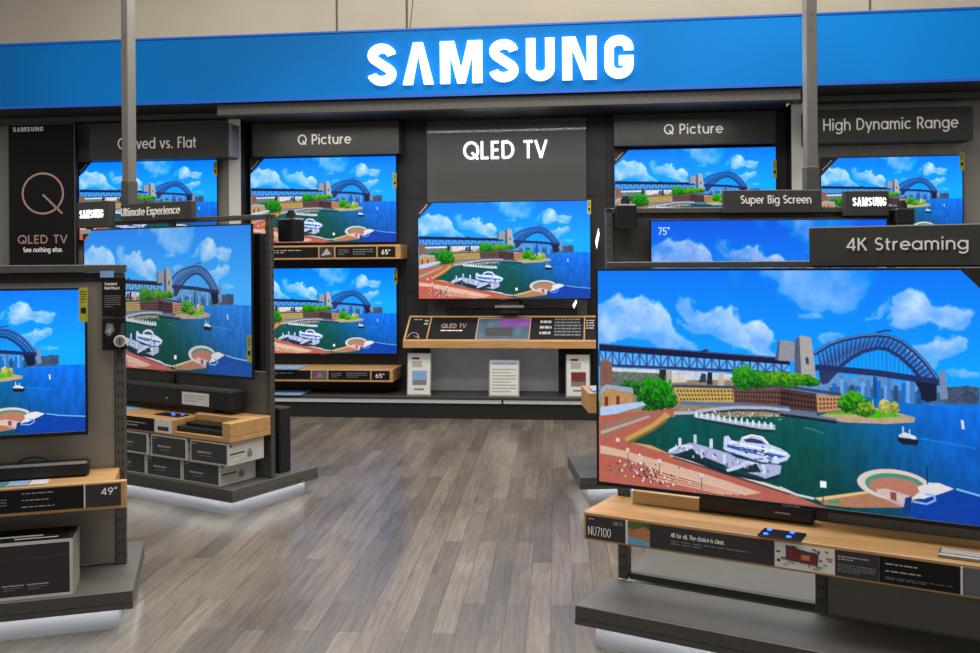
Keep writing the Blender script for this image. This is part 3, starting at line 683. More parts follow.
    # crowd, lamps
    for i in range(95):
        p = (0.118, 0.923); x = p[0]+rng.normal(0, .05); y = p[1]+rng.normal(0, .028)+.25*(x-p[0])
        if y > .985 or x < .005: continue
        c = ['#ecebf4', '#f4f6ff', '#2a3fae', '#14161e', '#1f8f3a', '#d8c9c4', '#23254a'][rng.integers(0, 7)]
        fill([(x, y), (x+.0035, y), (x+.0035, y+.009), (x, y+.009)], c)
    for (q0, q1) in ([(0.082, 0.839), (0.083, 0.924)], [(0.280, 0.920), (0.280, 0.985)], [(0.054, 0.796), (0.055, 0.820)], [(0.169, 0.875), (0.170, 0.919)]):
        line([q0, q1], .004, '#6a5a56'); fill([(q0[0]-.005, q0[1]-.01), (q0[0]+.005, q0[1]-.01), (q0[0]+.005, q0[1]+.008), (q0[0]-.005, q0[1]+.008)], '#d5c2cc')
    img = np.clip(img, 0, 1)
    return img.reshape(h, SS, w, SS, 3).mean((1, 3))

def panel_mesh(name, img, material):
    """flat lit panel, 1 x 1, its picture stored as a colour per vertex"""
    h, w = img.shape[:2]
    me = bpy.data.meshes.new(name)
    gx, gz = np.meshgrid(np.linspace(0, 1, w), np.linspace(1, 0, h))
    co = np.zeros((h*w, 3), np.float32); co[:, 0] = gx.ravel(); co[:, 2] = gz.ravel()
    idx = np.arange(h*w).reshape(h, w)
    q = np.stack([idx[:-1, :-1], idx[1:, :-1], idx[1:, 1:], idx[:-1, 1:]], -1).reshape(-1, 4)
    me.vertices.add(h*w); me.vertices.foreach_set('co', co.ravel())
    me.loops.add(q.size); me.loops.foreach_set('vertex_index', q.ravel().astype(np.int32))
    me.polygons.add(len(q)); me.polygons.foreach_set('loop_start', (np.arange(len(q))*4).astype(np.int32))
    me.update(calc_edges=True)
    ca = me.color_attributes.new('picture', 'FLOAT_COLOR', 'POINT')
    l = np.where(img <= .04045, img/12.92, ((img+.055)/1.055)**2.4).reshape(-1, 3)
    ca.data.foreach_set('color', np.concatenate([l, np.ones((h*w, 1))], 1).astype(np.float32).ravel())
    me.materials.append(material)
    return me

PIC = paint()
PICS = PIC.reshape(180, 2, 320, 2, 3).mean((1, 3))
PANEL_BIG = panel_mesh('panel_big', PIC, screen_mat('picture_vivid', 1.05, 1.0, .5, 1.05))
PANEL_WALL = panel_mesh('panel_wall', PICS, screen_mat('picture_wall', 1.1, 1.1, .5, 1.15))
PANEL_SIDE = panel_mesh('panel_side', PIC, screen_mat('picture_side', .98, .92, .49, 1.0))
PANEL_NEAR = panel_mesh('panel_near', PIC, screen_mat('picture_near', 1.1, 1.1, .5, 1.1))
PANEL_BLUE = panel_mesh('panel_blue', PIC[0:288:2, 0:512:2], screen_mat('picture_blue', 1.15, .95, .512, 1.0))

def television(name, label, fr, u0, u1, z0, z1, b, panel, bez=.009, depth=.05, energy=None, corner=None, extra=None, logo=True):
    """b is the front of the bezel"""
    t = Thing(name, label, 'television', fr, ((u0+u1)/2, b-depth/2, z0), 'televisions showing the harbour picture')
    c = MB()
    c.box(u0, u1, b-.018, b-.006, z0, z1, M_BEZEL, .003)
    c.box(u0+.06, u1-.06, b-depth, b-.016, z0+.05, z1-.16, M_BLACKM, .01)
    for a in ((u0, u0+bez, z0, z1), (u1-bez, u1, z0, z1), (u0+bez, u1-bez, z0, z0+bez*1.7), (u0+bez, u1-bez, z1-bez, z1)):
        c.box(a[0], a[1], b-.008, b, a[2], a[3], M_BEZEL, .001)
    t.part('cabinet', c)
    s = bpy.data.objects.new('screen', panel); COL.objects.link(s); s.parent = t.e
    s.location = (u0+bez-t.base[0], -((b-.004)-t.base[1]), z0+bez*1.7-t.base[2]); s.scale = (u1-u0-2*bez, 1, z1-z0-bez*2.7)
    s['label'] = 'lit screen with a harbour and arch bridge'
    if logo:
        m = MB(); w = (u1-u0); wordmark((u0+u1)/2-.02*w, (u0+u1)/2+.02*w, z0+.004, .008, b+.0006, M_INK, mb=m); t.part('maker_mark', m)
    if energy:
        e0, e1, y0, y1 = energy; m = MB().box(e0, e1, b, b+.0015, y0, y1, M_YEL)
        dashes(m, e0+(e1-e0)*.15, e1-(e1-e0)*.15, y0+(y1-y0)*.55, y1-(y1-y0)*.08, 5, b+.002, M_INKD, .4, 3)
        m.flat(e0+(e1-e0)*.2, e1-(e1-e0)*.2, y0+(y1-y0)*.25, y0+(y1-y0)*.42, b+.002, M_BLACK)
        t.part('energy_label', m, label='yellow energy label')
    if corner:
        sd, k = corner; m = MB()
        if sd == 'l': P = [(u0+.002, z1-.002), (u0+.002, z1-k), (u0+k*.95, z1-.002)]; ln = [(u0+k*.12, z1-k*.66), (u0+k*.60, z1-k*.14)]
        else: P = [(u1-.002, z1-.002), (u1-k*.95, z1-.002), (u1-.002, z1-k)]; ln = [(u1-k*.60, z1-k*.14), (u1-k*.12, z1-k*.66)]
        m.prism(P, b, b+.0012, M_CORNER)
        for i in range(5):
            p = lerp2(ln, (i+.1)/5); q = lerp2(ln, (i+.7)/5); m.ribbon([p, q], k*.10, b+.002, M_INKL)
        t.part('corner_sticker', m, label='black corner sticker with pale print')
    if extra: extra(t, b)
    return t
def lerp2(l, t): return (l[0][0]+(l[1][0]-l[0][0])*t, l[0][1]+(l[1][1]-l[0][1])*t)

# ------------------------------------------------------------------ setting
m = MB(); m.box(-12, 12, -12, 12, -.05, 0, FLOOR)
fl = struct('floor', Frame((0, 6), 0), (0, 0, 0), m, 'grey brown wooden plank floor of the shop', 'floor')
m = MB(); m.box(-13, 13, -3.1, -3.0, 0, 6.5, M_BEIGE)
struct('wall_back', W, (0, -3.0, 0), m, 'plain beige upper wall behind the blue header', 'wall')

# left wing, centre bay, right wing of the display wall
UL0, UL1 = -2.174, -2.049
UR0, UR1 = 3.314, 3.422
m = MB(); m.box(-7.5, UL0, -.5, -.25, 0, 3.0, M_WING)
struct('wall_left', W, (-4, -.15, 0), m, 'brushed grey wall section left of the black bay', 'wall')
m = MB(); m.box(UR1, 8.5, -.5, -.25, 0, 3.0, M_WING)
struct('wall_right', W, (5, -.15, 0), m, 'brushed grey wall section right of the black bay', 'wall')
m = MB(); m.box(UL1, UR0, -.55, -.46, 0, 3.05, M_BLACKWALL)
for z in (2.138, 1.194): m.box(UL1, UR0, -.46, -.4595, z-.006, z+.006, M_SEAM)
for u in (-0.429, 1.600): m.box(u-.006, u+.006, -.46, -.4594, .3, 3.0, M_SEAM)
struct('wall_center', W, (.6, -.46, 0), m, 'black panelled wall of the centre bay', 'wall')
for k, (a, b_) in enumerate(((UL0, UL1), (UR0, UR1))):
    m = MB(); m.box(a, b_, -.55, -.22, 0, 2.96, M_BLACKWALL, 0, mf=MATS.get('pier_face') or mat('pier_face', '#c6c2bc', .4, .3, .1, 4, (1, 1, .3), emit=.10, ecol='#c6c2bc'))  # faint glow put into the front face to brighten the metal
    struct('trim_%d' % (k+1), W, ((a+b_)/2, -.22, 0), m, ('left' if k == 0 else 'right')+' metal faced pier at the edge of the black bay', 'pier')

# blue header with the lit wordmark
HZ0, HZ1 = 2.988, 3.604
t = Thing('header_sign', 'long blue fascia with white glowing wordmark across the display wall', 'sign', W, (0.3, .3, HZ0))
m = MB(); m.box(-7.5, 8.5, -.45, .5, HZ0, HZ1, M_SIGN, 0, mf=M_BLUE)
pnl = t.part('panel', m)
m = MB()
m.box(-7.5, 8.5, .5, .512, HZ1-.012, HZ1+.004, M_BLUEEDGE); m.box(-7.5, 8.5, .5, .515, HZ0-.004, HZ0+.022, M_BLUEEDGE)
t.part('edge_trim', m, label='dark blue edge strips')
LU0, LZ0, LU1, LZ1 = -0.546, 3.095, 1.842, 3.471
wordmark(LU0, LU1, LZ0, LZ1-LZ0, .545, M_GLOW, .04, each=lambda mb: t.part('letter', mb, pnl), side=mat('letter_side_glow', '#dfefff', .5, 0, 0, 5, emit=2.6, ecol='#cfe6ff'))
# canopy lip under the header
CZ = 2.901
CU0, CU1 = -2.005, 3.269
m = MB(); m.box(CU0, CU1, .34, .46, 2.874, HZ0-.006, M_STEEL, .004); m.box(CU0+.05, CU1-.05, -.45, .34, CZ, HZ0-.006, M_BLACKWALL)
single('canopy', 'grey canopy lip projecting under the middle of the blue header', 'canopy', W, ((CU0+CU1)/2, 0, 2.874), m)
m = MB(); m.box(-7.5, CU0-.02, -.14, -.02, 2.93, HZ0-.006, M_STEEL); single('soffit_rail', 'dark rail under the header above the upright poster', 'rail', W, (-4, -.1, 2.93), m)
m = MB(); m.box(CU1+.02, 8.5, -.14, -.02, 2.93, HZ0-.006, M_STEEL); single('soffit_rail', 'dark rail under the header at the far right wall section', 'rail', W, (5, -.1, 2.93), m)
# hanger rods
for k, (u, lab) in enumerate(((-1.010, 'thin rod rising from the header left of the wordmark'), (-0.313, 'thin braced rod rising from the header above the first wordmark letters'), (3.996, 'thin rod rising from the header right of the wordmark'))):
    m = MB(); m.tube([(u, -.1, HZ1+.008), (u, -.1, 6.2)], .012, M_STEEL)
    if k == 1:
        m.tube([(u-.10, -.1, HZ1+.016), (u, -.1, HZ1+.09), (u+.14, -.1, HZ1+.016)], .008, M_STEEL); m.tube([(u+.02, -.1, HZ1+.04), (u+.1, -.9, 6.2)], .005, M_STEEL)
    single('hanger_rod', lab, 'rod', W, (u, -.1, HZ1), m, 'rods that hang the header')

# bench along the foot of the wall
t = Thing('wall_bench', 'low dark bench with a white rail along the foot of the black wall', 'bench', W, (.6, -.2, 0))
m = MB(); m.box(UL1+.01, UR0-.01, -.455, .04, .185, .215, M_PANELD, .004); t.part('bench_top', m)
m = MB(); m.box(UL1+.01, UR0-.01, -.455, 0, 0, .185, M_BLACKM); t.part('plinth', m)
RZ0, RZ1 = 0.148, 0.182
for a, b_ in ((UL1+.02, 0.593), (0.612, UR0-.02)):
    m = MB(); m.box(a, b_, 0, .018, RZ0, RZ1, mat('rail_white', '#c9c8c2', .4, .3, .05, 20, emit=.22, ecol='#e8e6e0'), .003); t.part('rail', m)

# ------------------------------------------------------------------ wall televisions, signs, ledges
bW = -.35
television('wall_television', 'wall television under the leftmost wall sign, beside the upright black poster', W, -3.757, -2.272, 1.731, 2.542, -.17, PANEL_WALL, corner=('l', .16), energy=(-2.313, -2.275, 2.372, 2.513))
television('wall_television', 'upper wall television of the stacked pair in the black bay', W, -2.007, -0.482, 1.686, 2.563, bW, PANEL_WALL, corner=('l', .17), energy=(-0.520, -0.483, 2.235, 2.385))
television('wall_television', 'lower wall television of the stacked pair in the black bay', W, -2.016, -0.486, 0.567, 1.447, bW, PANEL_WALL, energy=(-0.517, -0.483, 1.278, 1.427))
def q_bar(t, b):
    m = MB(); m.box(0.519, 0.799, b-.02, b, 1.048, 1.073, M_SILVER); t.part('stand_bar', m, label='pale bar under the screen')
    m = MB(); m.box(0.568, 0.751, b-.05, b-.02, 0.998, 1.133, M_BLACKM); t.part('stand_neck', m)
television('wall_television', 'television in the middle of the black bay below the glowing logo', W, -0.236, 1.445, 1.123, 2.077, -.15, PANEL_WALL, corner=('l', .17), energy=(1.413, 1.446, 1.940, 2.074), extra=q_bar)
television('wall_television', 'wall television right of the glowing logo, partly behind a cube speaker', W, 1.664, 3.201, 1.689, 2.572, bW, PANEL_WALL, corner=('l', .16), energy=(3.166, 3.200, 2.268, 2.440))
television('wall_television', 'wall television at far right of the back wall, behind a small lit nameplate', W, 3.560, 4.821, 1.677, 2.436, -.17, PANEL_WALL, corner=('l', .18), energy=(4.788, 4.831, 2.297, 2.456))

def sign(label, fr, rect, b, depth, txt, tx, cap=M_SIGN, w=.11, m_t=None, lit_end=False, extra=None, backm=M_SIGN, sh=0., depth_t=.006):
    u0, u1, z0, z1 = rect
    t = Thing('header_board', label, 'sign', fr, ((u0+u1)/2, b-depth/2, z0), 'charcoal topic signs')
    m = MB(); m.box(u0, u1, b-depth, b, z0, z1, backm, .004)
    if lit_end: m.box(u1, u1+.028, b-depth, b-.01, z0+.01, z1-.01, mat('sign_end_lit', '#8d939c', .4, .3, .05, 20))  # paler end cap paints the light falling on the sign's side
    bd = t.part('board', m)
    l0, l1, zb, h = tx
    text(MB(), txt, l0, l1, zb, h, b+depth_t, m_t or M_SIGNT, w, depth_t, word=lambda mb: t.part('lettering', mb, bd))
    return t
sign('charcoal sign at left above the wall television beside the poster', W, (-3.535, -2.086, 2.537, 2.880), 0, .23, 'Curved vs. Flat', (-3.232, -2.413, 2.639, 0.112), lit_end=True)
SL = (-1.939, -0.435, 2.567, 2.913); SL = (SL[0], SL[1], SL[2], min(SL[3], CZ-.004))
sign('charcoal sign above the stacked pair of wall televisions', W, SL, -.25, .2, 'Q Picture', (-1.463, -0.919, 2.675, 0.102), w=.13)
SL = (1.669, 3.180, 2.592, 2.916); SL = (SL[0], SL[1], SL[2], min(SL[3], CZ-.004))
sign('charcoal sign above the wall television right of the glowing logo', W, SL, -.25, .2, 'Q Picture', (2.142, 2.692, 2.694, 0.097), w=.13)
sign('wide charcoal sign at far right high on the back wall', W, (3.402, 4.845, 2.548, 2.850), 0, .23, 'High Dynamic Range', (3.552, 4.718, 2.660, 0.107))

# tall black poster
PU0, PU1, PZ1 = -4.409, -3.686, 2.920
t = Thing('standing_poster', 'tall black poster with a rose gold ring emblem at far left', 'poster', W, ((PU0+PU1)/2, -.02, 0))
m = MB(); m.box(PU0, PU1, -.05, 0, 0, PZ1, M_CARDB, .006); t.part('board', m)
m = MB()
for a in ((PU0, PU0+.012, 0, PZ1), (PU1-.012, PU1, 0, PZ1), (PU0, PU1, PZ1-.012, PZ1)): m.box(a[0], a[1], 0, .004, a[2], a[3], M_STEEL)
t.part('edge_frame', m, label='thin grey edging')
m = MB(); c0 = (-4.035, 2.213); rr = 0.218
m.ribbon(ar(c0[0], c0[1], rr, rr*.93, 0, 360), .020, .003, M_ROSE); m.ribbon([(-4.035, 2.203), (-3.827, 2.009)], .020, .003, M_ROSE)
t.part('emblem', m, label='rose gold ring with a slanted tail')
m = MB(); text(m, 'QLED TV', -4.309, -3.776, 1.710, 0.085, .003, M_ROSE, .16); t.part('lettering', m); m = MB()
text(m, 'See nothing else.', -4.250, -3.825, 1.624, .048, .003, M_TEXT, .2); t.part('lettering', m); m = MB()
wordmark(-4.354, -4.024, 2.840, .046, .003, M_TEXT, mb=m); t.part('lettering', m)

# acrylic sheet with the glowing logo
t = Thing('logo_panel', 'smoked clear sheet with glowing white logo behind the middle television', 'sign', W, (.5, -.33, .972))
m = MB(); m.box(-0.169, 1.399, -.336, -.33, .972, min(2.926, CZ-.01), M_ACRYL); sht = t.part('acrylic_sheet', m)
text(MB(), 'QLED TV', 0.198, 1.021, 2.502, 0.175, -.318, M_GLOWQ, .135, .012, word=lambda mb: t.part('lettering', mb, sht, label='white glowing letters'))

def ledge(label, fr, rect, b0, b1, cards, front_rim=.006):
    """timber ledge whose front carries a strip of printed cards"""
    u0, u1, z0, z1 = rect
    t = Thing('timber_ledge', label, 'shelf', fr, ((u0+u1)/2, (b0+b1)/2, z0), 'timber ledges')
    m = MB(); m.box(u0, u1, b0, b1, z0, z1, WOOD, .004); t.part('board', m)
    for k, fn in enumerate(cards):
        m = MB(); fn(m, b1+.0015); t.part('info_card', m)
    return t
def strip_cards(u0, u1, z0, z1, pict):
    L = u1-u0; r = (z1-z0)
    def c1(m, b):
        m.flat(u0, u0+.47*L, z0, z1, b, M_CARDB); dashes(m, u0+.04*L, u0+.36*L, z0+.4*r, z0+.8*r, 2, b+.001, M_INKL, .4, 2)
    def c2(m, b):
        m.flat(u0+.48*L, u0+.58*L, z0, z1, b, pict); m.poly([(u0+.49*L, z0+.15*r), (u0+.56*L, z0+.3*r), (u0+.53*L, z0+.9*r)], b+.001, M_INKL if pict is M_CARD else M_PINK)
    def c3(m, b):
        m.flat(u0+.59*L, u0+.87*L, z0, z1, b, M_CARDB); dashes(m, u0+.61*L, u0+.68*L, z0+.2*r, z0+.8*r, 3, b+.001, M_INK, .4, 4); dashes(m, u0+.71*L, u0+.85*L, z0+.2*r, z0+.85*r, 3, b+.001, M_INK, .4, 5)
    def c4(m, b):
        m.flat(u0+.88*L, u1, z0, z1, b, M_CARDB); text(m, '65"', u0+.905*L, u0+.965*L, z0+.25*r, .45*r, b+.001, M_TEXT, .16)
    return [c1, c2, c3, c4]
r2 = (-1.930, -0.399, 1.526, 1.667); ledge('slim timber ledge under the upper television of the stacked pair', W, r2, -.455, -.12, strip_cards(r2[0]+.02, r2[1]-.05, r2[2]+.02, r2[3]-.018, M_CARD))
r3 = (-1.984, -0.457, 0.341, 0.462)
ledge('deeper timber ledge under the lower television of the stacked pair', W, r3, -.44, .0, strip_cards(r3[0]+.02, r3[1]-.03, r3[2]+.022, r3[3]-.012, M_TEAL))
m = MB(); u = -1.521; m.box(u-.24, u+.14, -.25, .05, r3[3]+.001, r3[3]+.010, M_BLUEST, .002)
single('leaflet', 'pale blue leaflet lying on the deeper timber ledge', 'leaflet', W, (u, -.1, r3[3]), m, 'loose leaflets')
m = MB(); m.box(u-.24, u+.17, -.3, .06, .2155, .224, M_BLUEST, .002)
single('leaflet', 'pale blue leaflet lying on the low bench below the timber ledge', 'leaflet', W, (u, -.1, .2155), m, 'loose leaflets')

# console below the middle television
t = Thing('demo_console', 'timber edged sloping console with black info board below the middle television', 'console', W, (.55, -.2, .66))
KU0, KU1 = -0.344, 1.509
m = MB(); m.side([(.05, .678), (.05, .742), (-.27, .965), (-.33, .965), (-.33, .905), (-.02, .678)], KU0, KU1, WOOD); t.part('body', m)
dv = np.array((-.32, .223)); nv = np.array((.223, .32))/np.linalg.norm((.223, .32))
def K(m, fr0, fr1, s0, s1, h, mt):
    """patch on the slope: along it from fr0..fr1 of its length, s0..s1 up the slope, h proud"""
    P = []
    for f, s in ((fr0, s0), (fr1, s0), (fr1, s1), (fr0, s1)):
        p = np.array((.05, .742))+dv*s+nv*h; P.append((KU0+(KU1-KU0)*f, float(p[0]), float(p[1])))
    m.face(P, mt, (0, nv[0], nv[1]))
def Kd(m, f0, f1, s0, s1, rows, mt, seed=1):
    r = random.Random(seed)
    for i in range(rows):
        a = s1-(s1-s0)*(i+.25)/rows; b_ = s1-(s1-s0)*(i+.7)/rows; f = f0
        while f < f1-.002:
            l = min(f1-f, r.uniform(.008, .03)); K(m, f, f+l, b_, a, .004, mt); f += l+.004
m = MB(); K(m, .125, .925, .07, .93, .002, M_CARDB); Kd(m, .185, .30, .36, .44, 1, M_TEXT, 2)
Kd(m, .70, .76, .2, .85, 3, M_INKL, 3); Kd(m, .775, .91, .18, .9, 6, M_INK, 4); t.part('info_board', m)
m = MB()
def on_slope(m, tmp, f0, f1, s0, s1, mt, h=.005):   # lays a 0..1 drawing on the slope
    for f in tmp.f:
        P = []
        for i in f:
            uu_, _, zz_ = tmp.v[i]; p = np.array((.05, .742))+dv*(s0+(s1-s0)*zz_)+nv*h
            P.append((KU0+(KU1-KU0)*(f0+(f1-f0)*uu_), float(p[0]), float(p[1])))
        m.face(P, mt, (0, nv[0], nv[1]))
tmp = MB(); text(tmp, 'QLED TV', 0, 6, 0, 1, 0, M_ROSE, .17)
tmp.v = [(a/6, b_, c_) for a, b_, c_ in tmp.v]; on_slope(m, tmp, .185, .315, .50, .66, M_ROSE)
t.part('lettering', m)
m = MB(); K(m, .01, .118, .07, .93, .002, M_CARDB); Kd(m, .03, .075, .80, .86, 1, M_INKL, 5); Kd(m, .09, .11, .6, .85, 2, M_INKL, 6)
tmp = MB(); tmp.ribbon(ar(.45, .1, .42, .62, 0, 180), .07, 0, M_ROSE); tmp.ribbon([(.5, .3), (1, 0)], .07, 0, M_ROSE); on_slope(m, tmp, .018, .085, .10, .40, M_ROSE); t.part('info_card', m)
m = MB(); K(m, .932, .992, .07, .93, .002, M_CARDB); Kd(m, .937, .98, .45, .85, 4, M_INKL, 8); t.part('info_card', m)
m = MB(); K(m, .372, .652, .04, .90, .004, MATS['rose_gold']); K(m, .378, .646, .08, .86, .006, M_TEAL); K(m, .49, .646, .52, .86, .008, M_PURP); K(m, .42, .56, .2, .5, .008, M_INKD); t.part('inset_screen', m, label='small tablet screen with purple sky')
m = MB(); m.box(-0.401, -0.160, -.45, -.3, .2155, .905, M_BLACKM); t.part('support', m); m = MB(); m.box(1.118, 1.519, -.45, -.3, .2155, .905, M_BLACKM); t.part('support', m)
m = MB(); m.box(-0.178, 1.113, -.45, -.4, .2155, .90, mat('backlit_panel', '#a2a3aa', .4, .2, .08, 6, emit=.10, ecol='#9a9ca4')); t.part('back_panel', m, label='pale grey lit back panel')
m = MB(); m.box(-0.128, 1.095, -.28, -.26, .872, .88, mat('shelf_led', '#ffffff', .5, 0, 0, 5, emit=30, ecol='#f2f6ff')); t.part('light_strip', m)
# sound bar on top of the console back
m = MB(); m.box(0.018, 1.302, -.326, -.276, .9665, 1.035, M_BLACK, .008)
single('soundbar', 'black soundbar on the console below the middle television', 'soundbar', W, (.5, -.3, .967), m, 'black soundbars')
# white light glints by the middle television, modelled as small glowing shapes
for (x0, y0, x1, y1, lab) in ((1.483, 1.523, 1.608, 1.811, 'tall glowing shape for a white glint right of the middle television'), (1.262, 1.305, 1.038, 1.125, 'small glowing shape for a white glint below the middle television')):
    m = MB(); m.prism([(x0+(y0-x0)*.35, x1), (y0, x1+(y1-x1)*.7), (y0-(y0-x0)*.2, y1), (x0, x1+(y1-x1)*.35)], -.299 if y1 > 1.4 else -.22, -.285 if y1 > 1.4 else -.2, mat('glint_glow', '#ffffff', .4, 0, 0, 5, emit=1.6, ecol='#ffffff'))
    single('white_glint', lab, 'clip', W, (x0, -.29, x1), m, 'modelled light glints')
# acrylic sign holders on the bench
def holder(label, rect, b, art):
    u0, u1, z0, z1 = rect; z0 = .2155; H = z1-z0
    t = Thing('sign_holder', label, 'sign holder', W, ((u0+u1)/2, b, z0), 'clear sign holders on the bench')
    m = MB(); m.side([(b, z0), (b+.004, z0), (b-.04, z1), (b-.044, z1)], u0, u1, M_CLEAR); m.box(u0, u1, b-.08, b, z0, z0+.004, M_CLEAR); st = t.part('acrylic_stand', m)
    m = MB()
    def P(f0, f1, s0, s1, h, mt):
        m.face([(u0+(u1-u0)*f, b-.044*s+.005+h, z0+H*s+.001) for f, s in ((f0, s0), (f1, s0), (f1, s1), (f0, s1))], mt, (0, 1, 0))
    P(.04, .96, .03, .98, 0, M_WHITE); art(P); t.part('paper_insert', m, st)
def art_price(pic):
    def f(P):
        P(.2, .5, .84, .89, .001, M_RED); P(.2, .62, .66, .8, .001, M_INKL); P(.22, .82, .25, .58, .001, pic); P(.25, .8, .25, .36, .002, M_INK); P(.3, .7, .13, .17, .001, M_INK)
    return f
def art_table(P):
    P(.08, .92, .86, .93, .001, MATS['pale_blue_paper'])
    for i in range(8): P(.1, .9 if i % 3 else .7, .12+.085*i, .155+.085*i, .001, M_INKL)
holder('clear holder with white price sheet at the left end of the bench under the console', (-0.321, -0.085, 0.324, 0.624), -.0, art_price(M_BLUEST))
holder('clear holder with printed table sheet in the middle of the lit console', (0.471, 0.764, 0.331, 0.561), -.0, art_table)
holder('clear holder with red photo sheet at the right end under the console', (1.200, 1.431, 0.318, 0.616), -.0, art_price(M_RED))

# ------------------------------------------------------------------ display gondolas
def gondola(label, fr, u0, u1, bf, bb, pb, posts, ztop, deck_z=.17, deck_t=.075, kick_in=.06, gap=False, pd=.05):
    """free-standing fixture: deck on a lit kick plate, uprights and a top beam"""
    t = Thing('display_gondola', label, 'display stand', fr, ((u0+u1)/2, (bf+bb)/2, 0), 'display stands on the shop floor')
    zl = deck_z-deck_t; zt = zl+.022
    m = MB()
    if gap:
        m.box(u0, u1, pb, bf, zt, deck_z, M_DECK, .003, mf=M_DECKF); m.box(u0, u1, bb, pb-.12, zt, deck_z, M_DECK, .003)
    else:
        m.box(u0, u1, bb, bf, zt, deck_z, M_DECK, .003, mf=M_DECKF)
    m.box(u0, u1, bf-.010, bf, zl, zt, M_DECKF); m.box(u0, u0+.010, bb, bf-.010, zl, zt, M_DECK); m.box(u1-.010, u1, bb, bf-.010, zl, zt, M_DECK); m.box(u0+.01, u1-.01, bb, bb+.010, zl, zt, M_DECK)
    t.part('deck', m)
    k = kick_in; m = MB()
    m.box(u0+k, u1-k, bb+k, bf-k, 0, zt-.001, M_KICK); t.part('kick_plate', m, label='brushed metal plinth')
    m = MB()
    m.box(u0+.03, u1-.03, bf-.0125, bf-.0105, zl+.004, zt-.004, M_LED); m.box(u0+.0105, u0+.0125, bb+.03, bf-.03, zl+.004, zt-.004, M_LED); m.box(u1-.0125, u1-.0105, bb+.03, bf-.03, zl+.004, zt-.004, M_LED)
    t.part('light_strip', m, label='white light strip under the deck')
    for (a, b_) in posts:
        m = MB(); m.box(a, b_, pb-pd, pb, deck_z+.001, ztop, M_STEEL, .003)
        n = int((ztop-deck_z)/.05)
        for i in range(n):
            zz = deck_z+.04+i*.05; hh = .018
            for uu_ in ((a*.68+b_*.32), (a*.32+b_*.68)):
                m.flat(uu_-.0025, uu_+.0025, zz, zz+hh, pb+.0006, M_SEAM)
            m.face([(b_+.0006, pb-pd*.62, zz), (b_+.0006, pb-pd*.42, zz), (b_+.0006, pb-pd*.42, zz+hh), (b_+.0006, pb-pd*.62, zz+hh)], M_SEAM, (1, 0, 0))
        t.part('upright', m)
    return t

# right front fixture
g = gondola('large grey gondola at right front carrying the biggest television', G1, -.04, 2.35, .36, -.47, 0, ((-.009, .032), (.785, .825), (1.62, 1.66), (2.28, 2.32)), 1.466, gap=True)
m = MB(); m.box(-.05, 2.34, -.07, .0, 1.467, 1.492, M_STEEL, .003); g.part('top_beam', m)
m = MB(); m.box(.826, 1.619, -.046, -.015, .172, 1.44, mat('gondola_panel', '#77736d', .5, .15, .08, 10)); m.box(1.661, 2.279, -.046, -.015, .172, 1.44, MATS['gondola_panel']); g.part('back_panel', m)
m = MB(); m.box(.036, .78, -.045, -.02, .171, .196, M_PANELD); g.part('gap_shade_bar', m)  # dark bar added for the shadow band between the two decks

television('display_television', 'biggest television, on the gondola at right front', G1, -.04, 1.50, .588, 1.466, .14, PANEL_BIG, depth=.06, corner=('r', .225))
# shelf with cards
SB = .30; SZ0, SZ1 = 0.410, 0.518; SU0 = -0.028
t = Thing('product_shelf', 'oak shelf with printed card strip below the biggest television', 'shelf', G1, (.7, .15, SZ0), 'oak product shelves')
m = MB(); m.box(SU0, 2.3, .003, SB, SZ1-.018, SZ1, WOOD, .003); m.box(SU0, 2.3, SB-.016, SB, SZ0, SZ1-.018, WOOD, .003); m.box(SU0, SU0+.016, .003, SB-.016, SZ0, SZ1-.018, WOOD, .003)
m.box(SU0+.016, 2.29, .003, SB-.016, SZ0+.03, SZ0+.045, WOOD); t.part('board', m)
cz0, cz1 = SZ0+.008, SZ1-.012; rz = cz1-cz0; B_ = SB+.002
cu = [-0.017, 0.149, 0.158, 0.246, 0.706, 0.716, 0.911, 1.051, 1.295, 1.303, 1.366]
m = MB(); m.box(cu[0], cu[1], SB, B_, cz0, cz1, M_CARD); text(m, 'NU7100', cu[0]+.01, cu[0]+.105, cz0+.012, .036, B_+.001, M_TEXT, .10); text(m, 'UHD TV', cu[1]-.05, cu[1]-.012, cz1-.025, .014, B_+.001, M_INKL, .14)
wordmark(cu[0]+.008, cu[0]+.035, cz1-.015, .007, B_+.001, M_INKL, mb=m); m.box(cu[1], cu[2], SB, B_+.002, cz0, cz1, M_WHITE); t.part('model_card', m, label='charcoal card with model lettering')
m = MB(); m.flat(cu[2], cu[3], cz0, cz1, B_, M_SAND); m.poly([(cu[2], cz0), (cu[3], cz0), (cu[3], cz0+.2*rz), (cu[2], cz0+.38*rz)], B_+.001, M_SEA); m.poly([(cu[2], cz1), (cu[2], cz0+.72*rz), (cu[2]+.02, cz0+.66*rz), (cu[3]-.02, cz0+.85*rz), (cu[3], cz0+.7*rz), (cu[3], cz1)], B_+.001, M_LEAF); t.part('photo_card', m, label='beach photo card')
m = MB(); m.box(cu[3], cu[4], SB, B_, cz0, cz1, M_CARD); L_ = cu[4]-cu[3]
text(m, '4K for all. The choice is clear.', cu[3]+.18*L_, cu[3]+.62*L_, cz0+.56*rz, .017, B_+.001, M_TEXT, .16); dashes(m, cu[3]+.18*L_, cu[3]+.82*L_, cz0+.24*rz, cz0+.46*rz, 2, B_+.001, M_INK, .45, 12, .4); t.part('slogan_card', m)
m = MB(); m.flat(cu[4]+.003, cu[6], cz0, cz1, B_, M_WHITE); r_ = random.Random(5); W_ = cu[6]-cu[4]
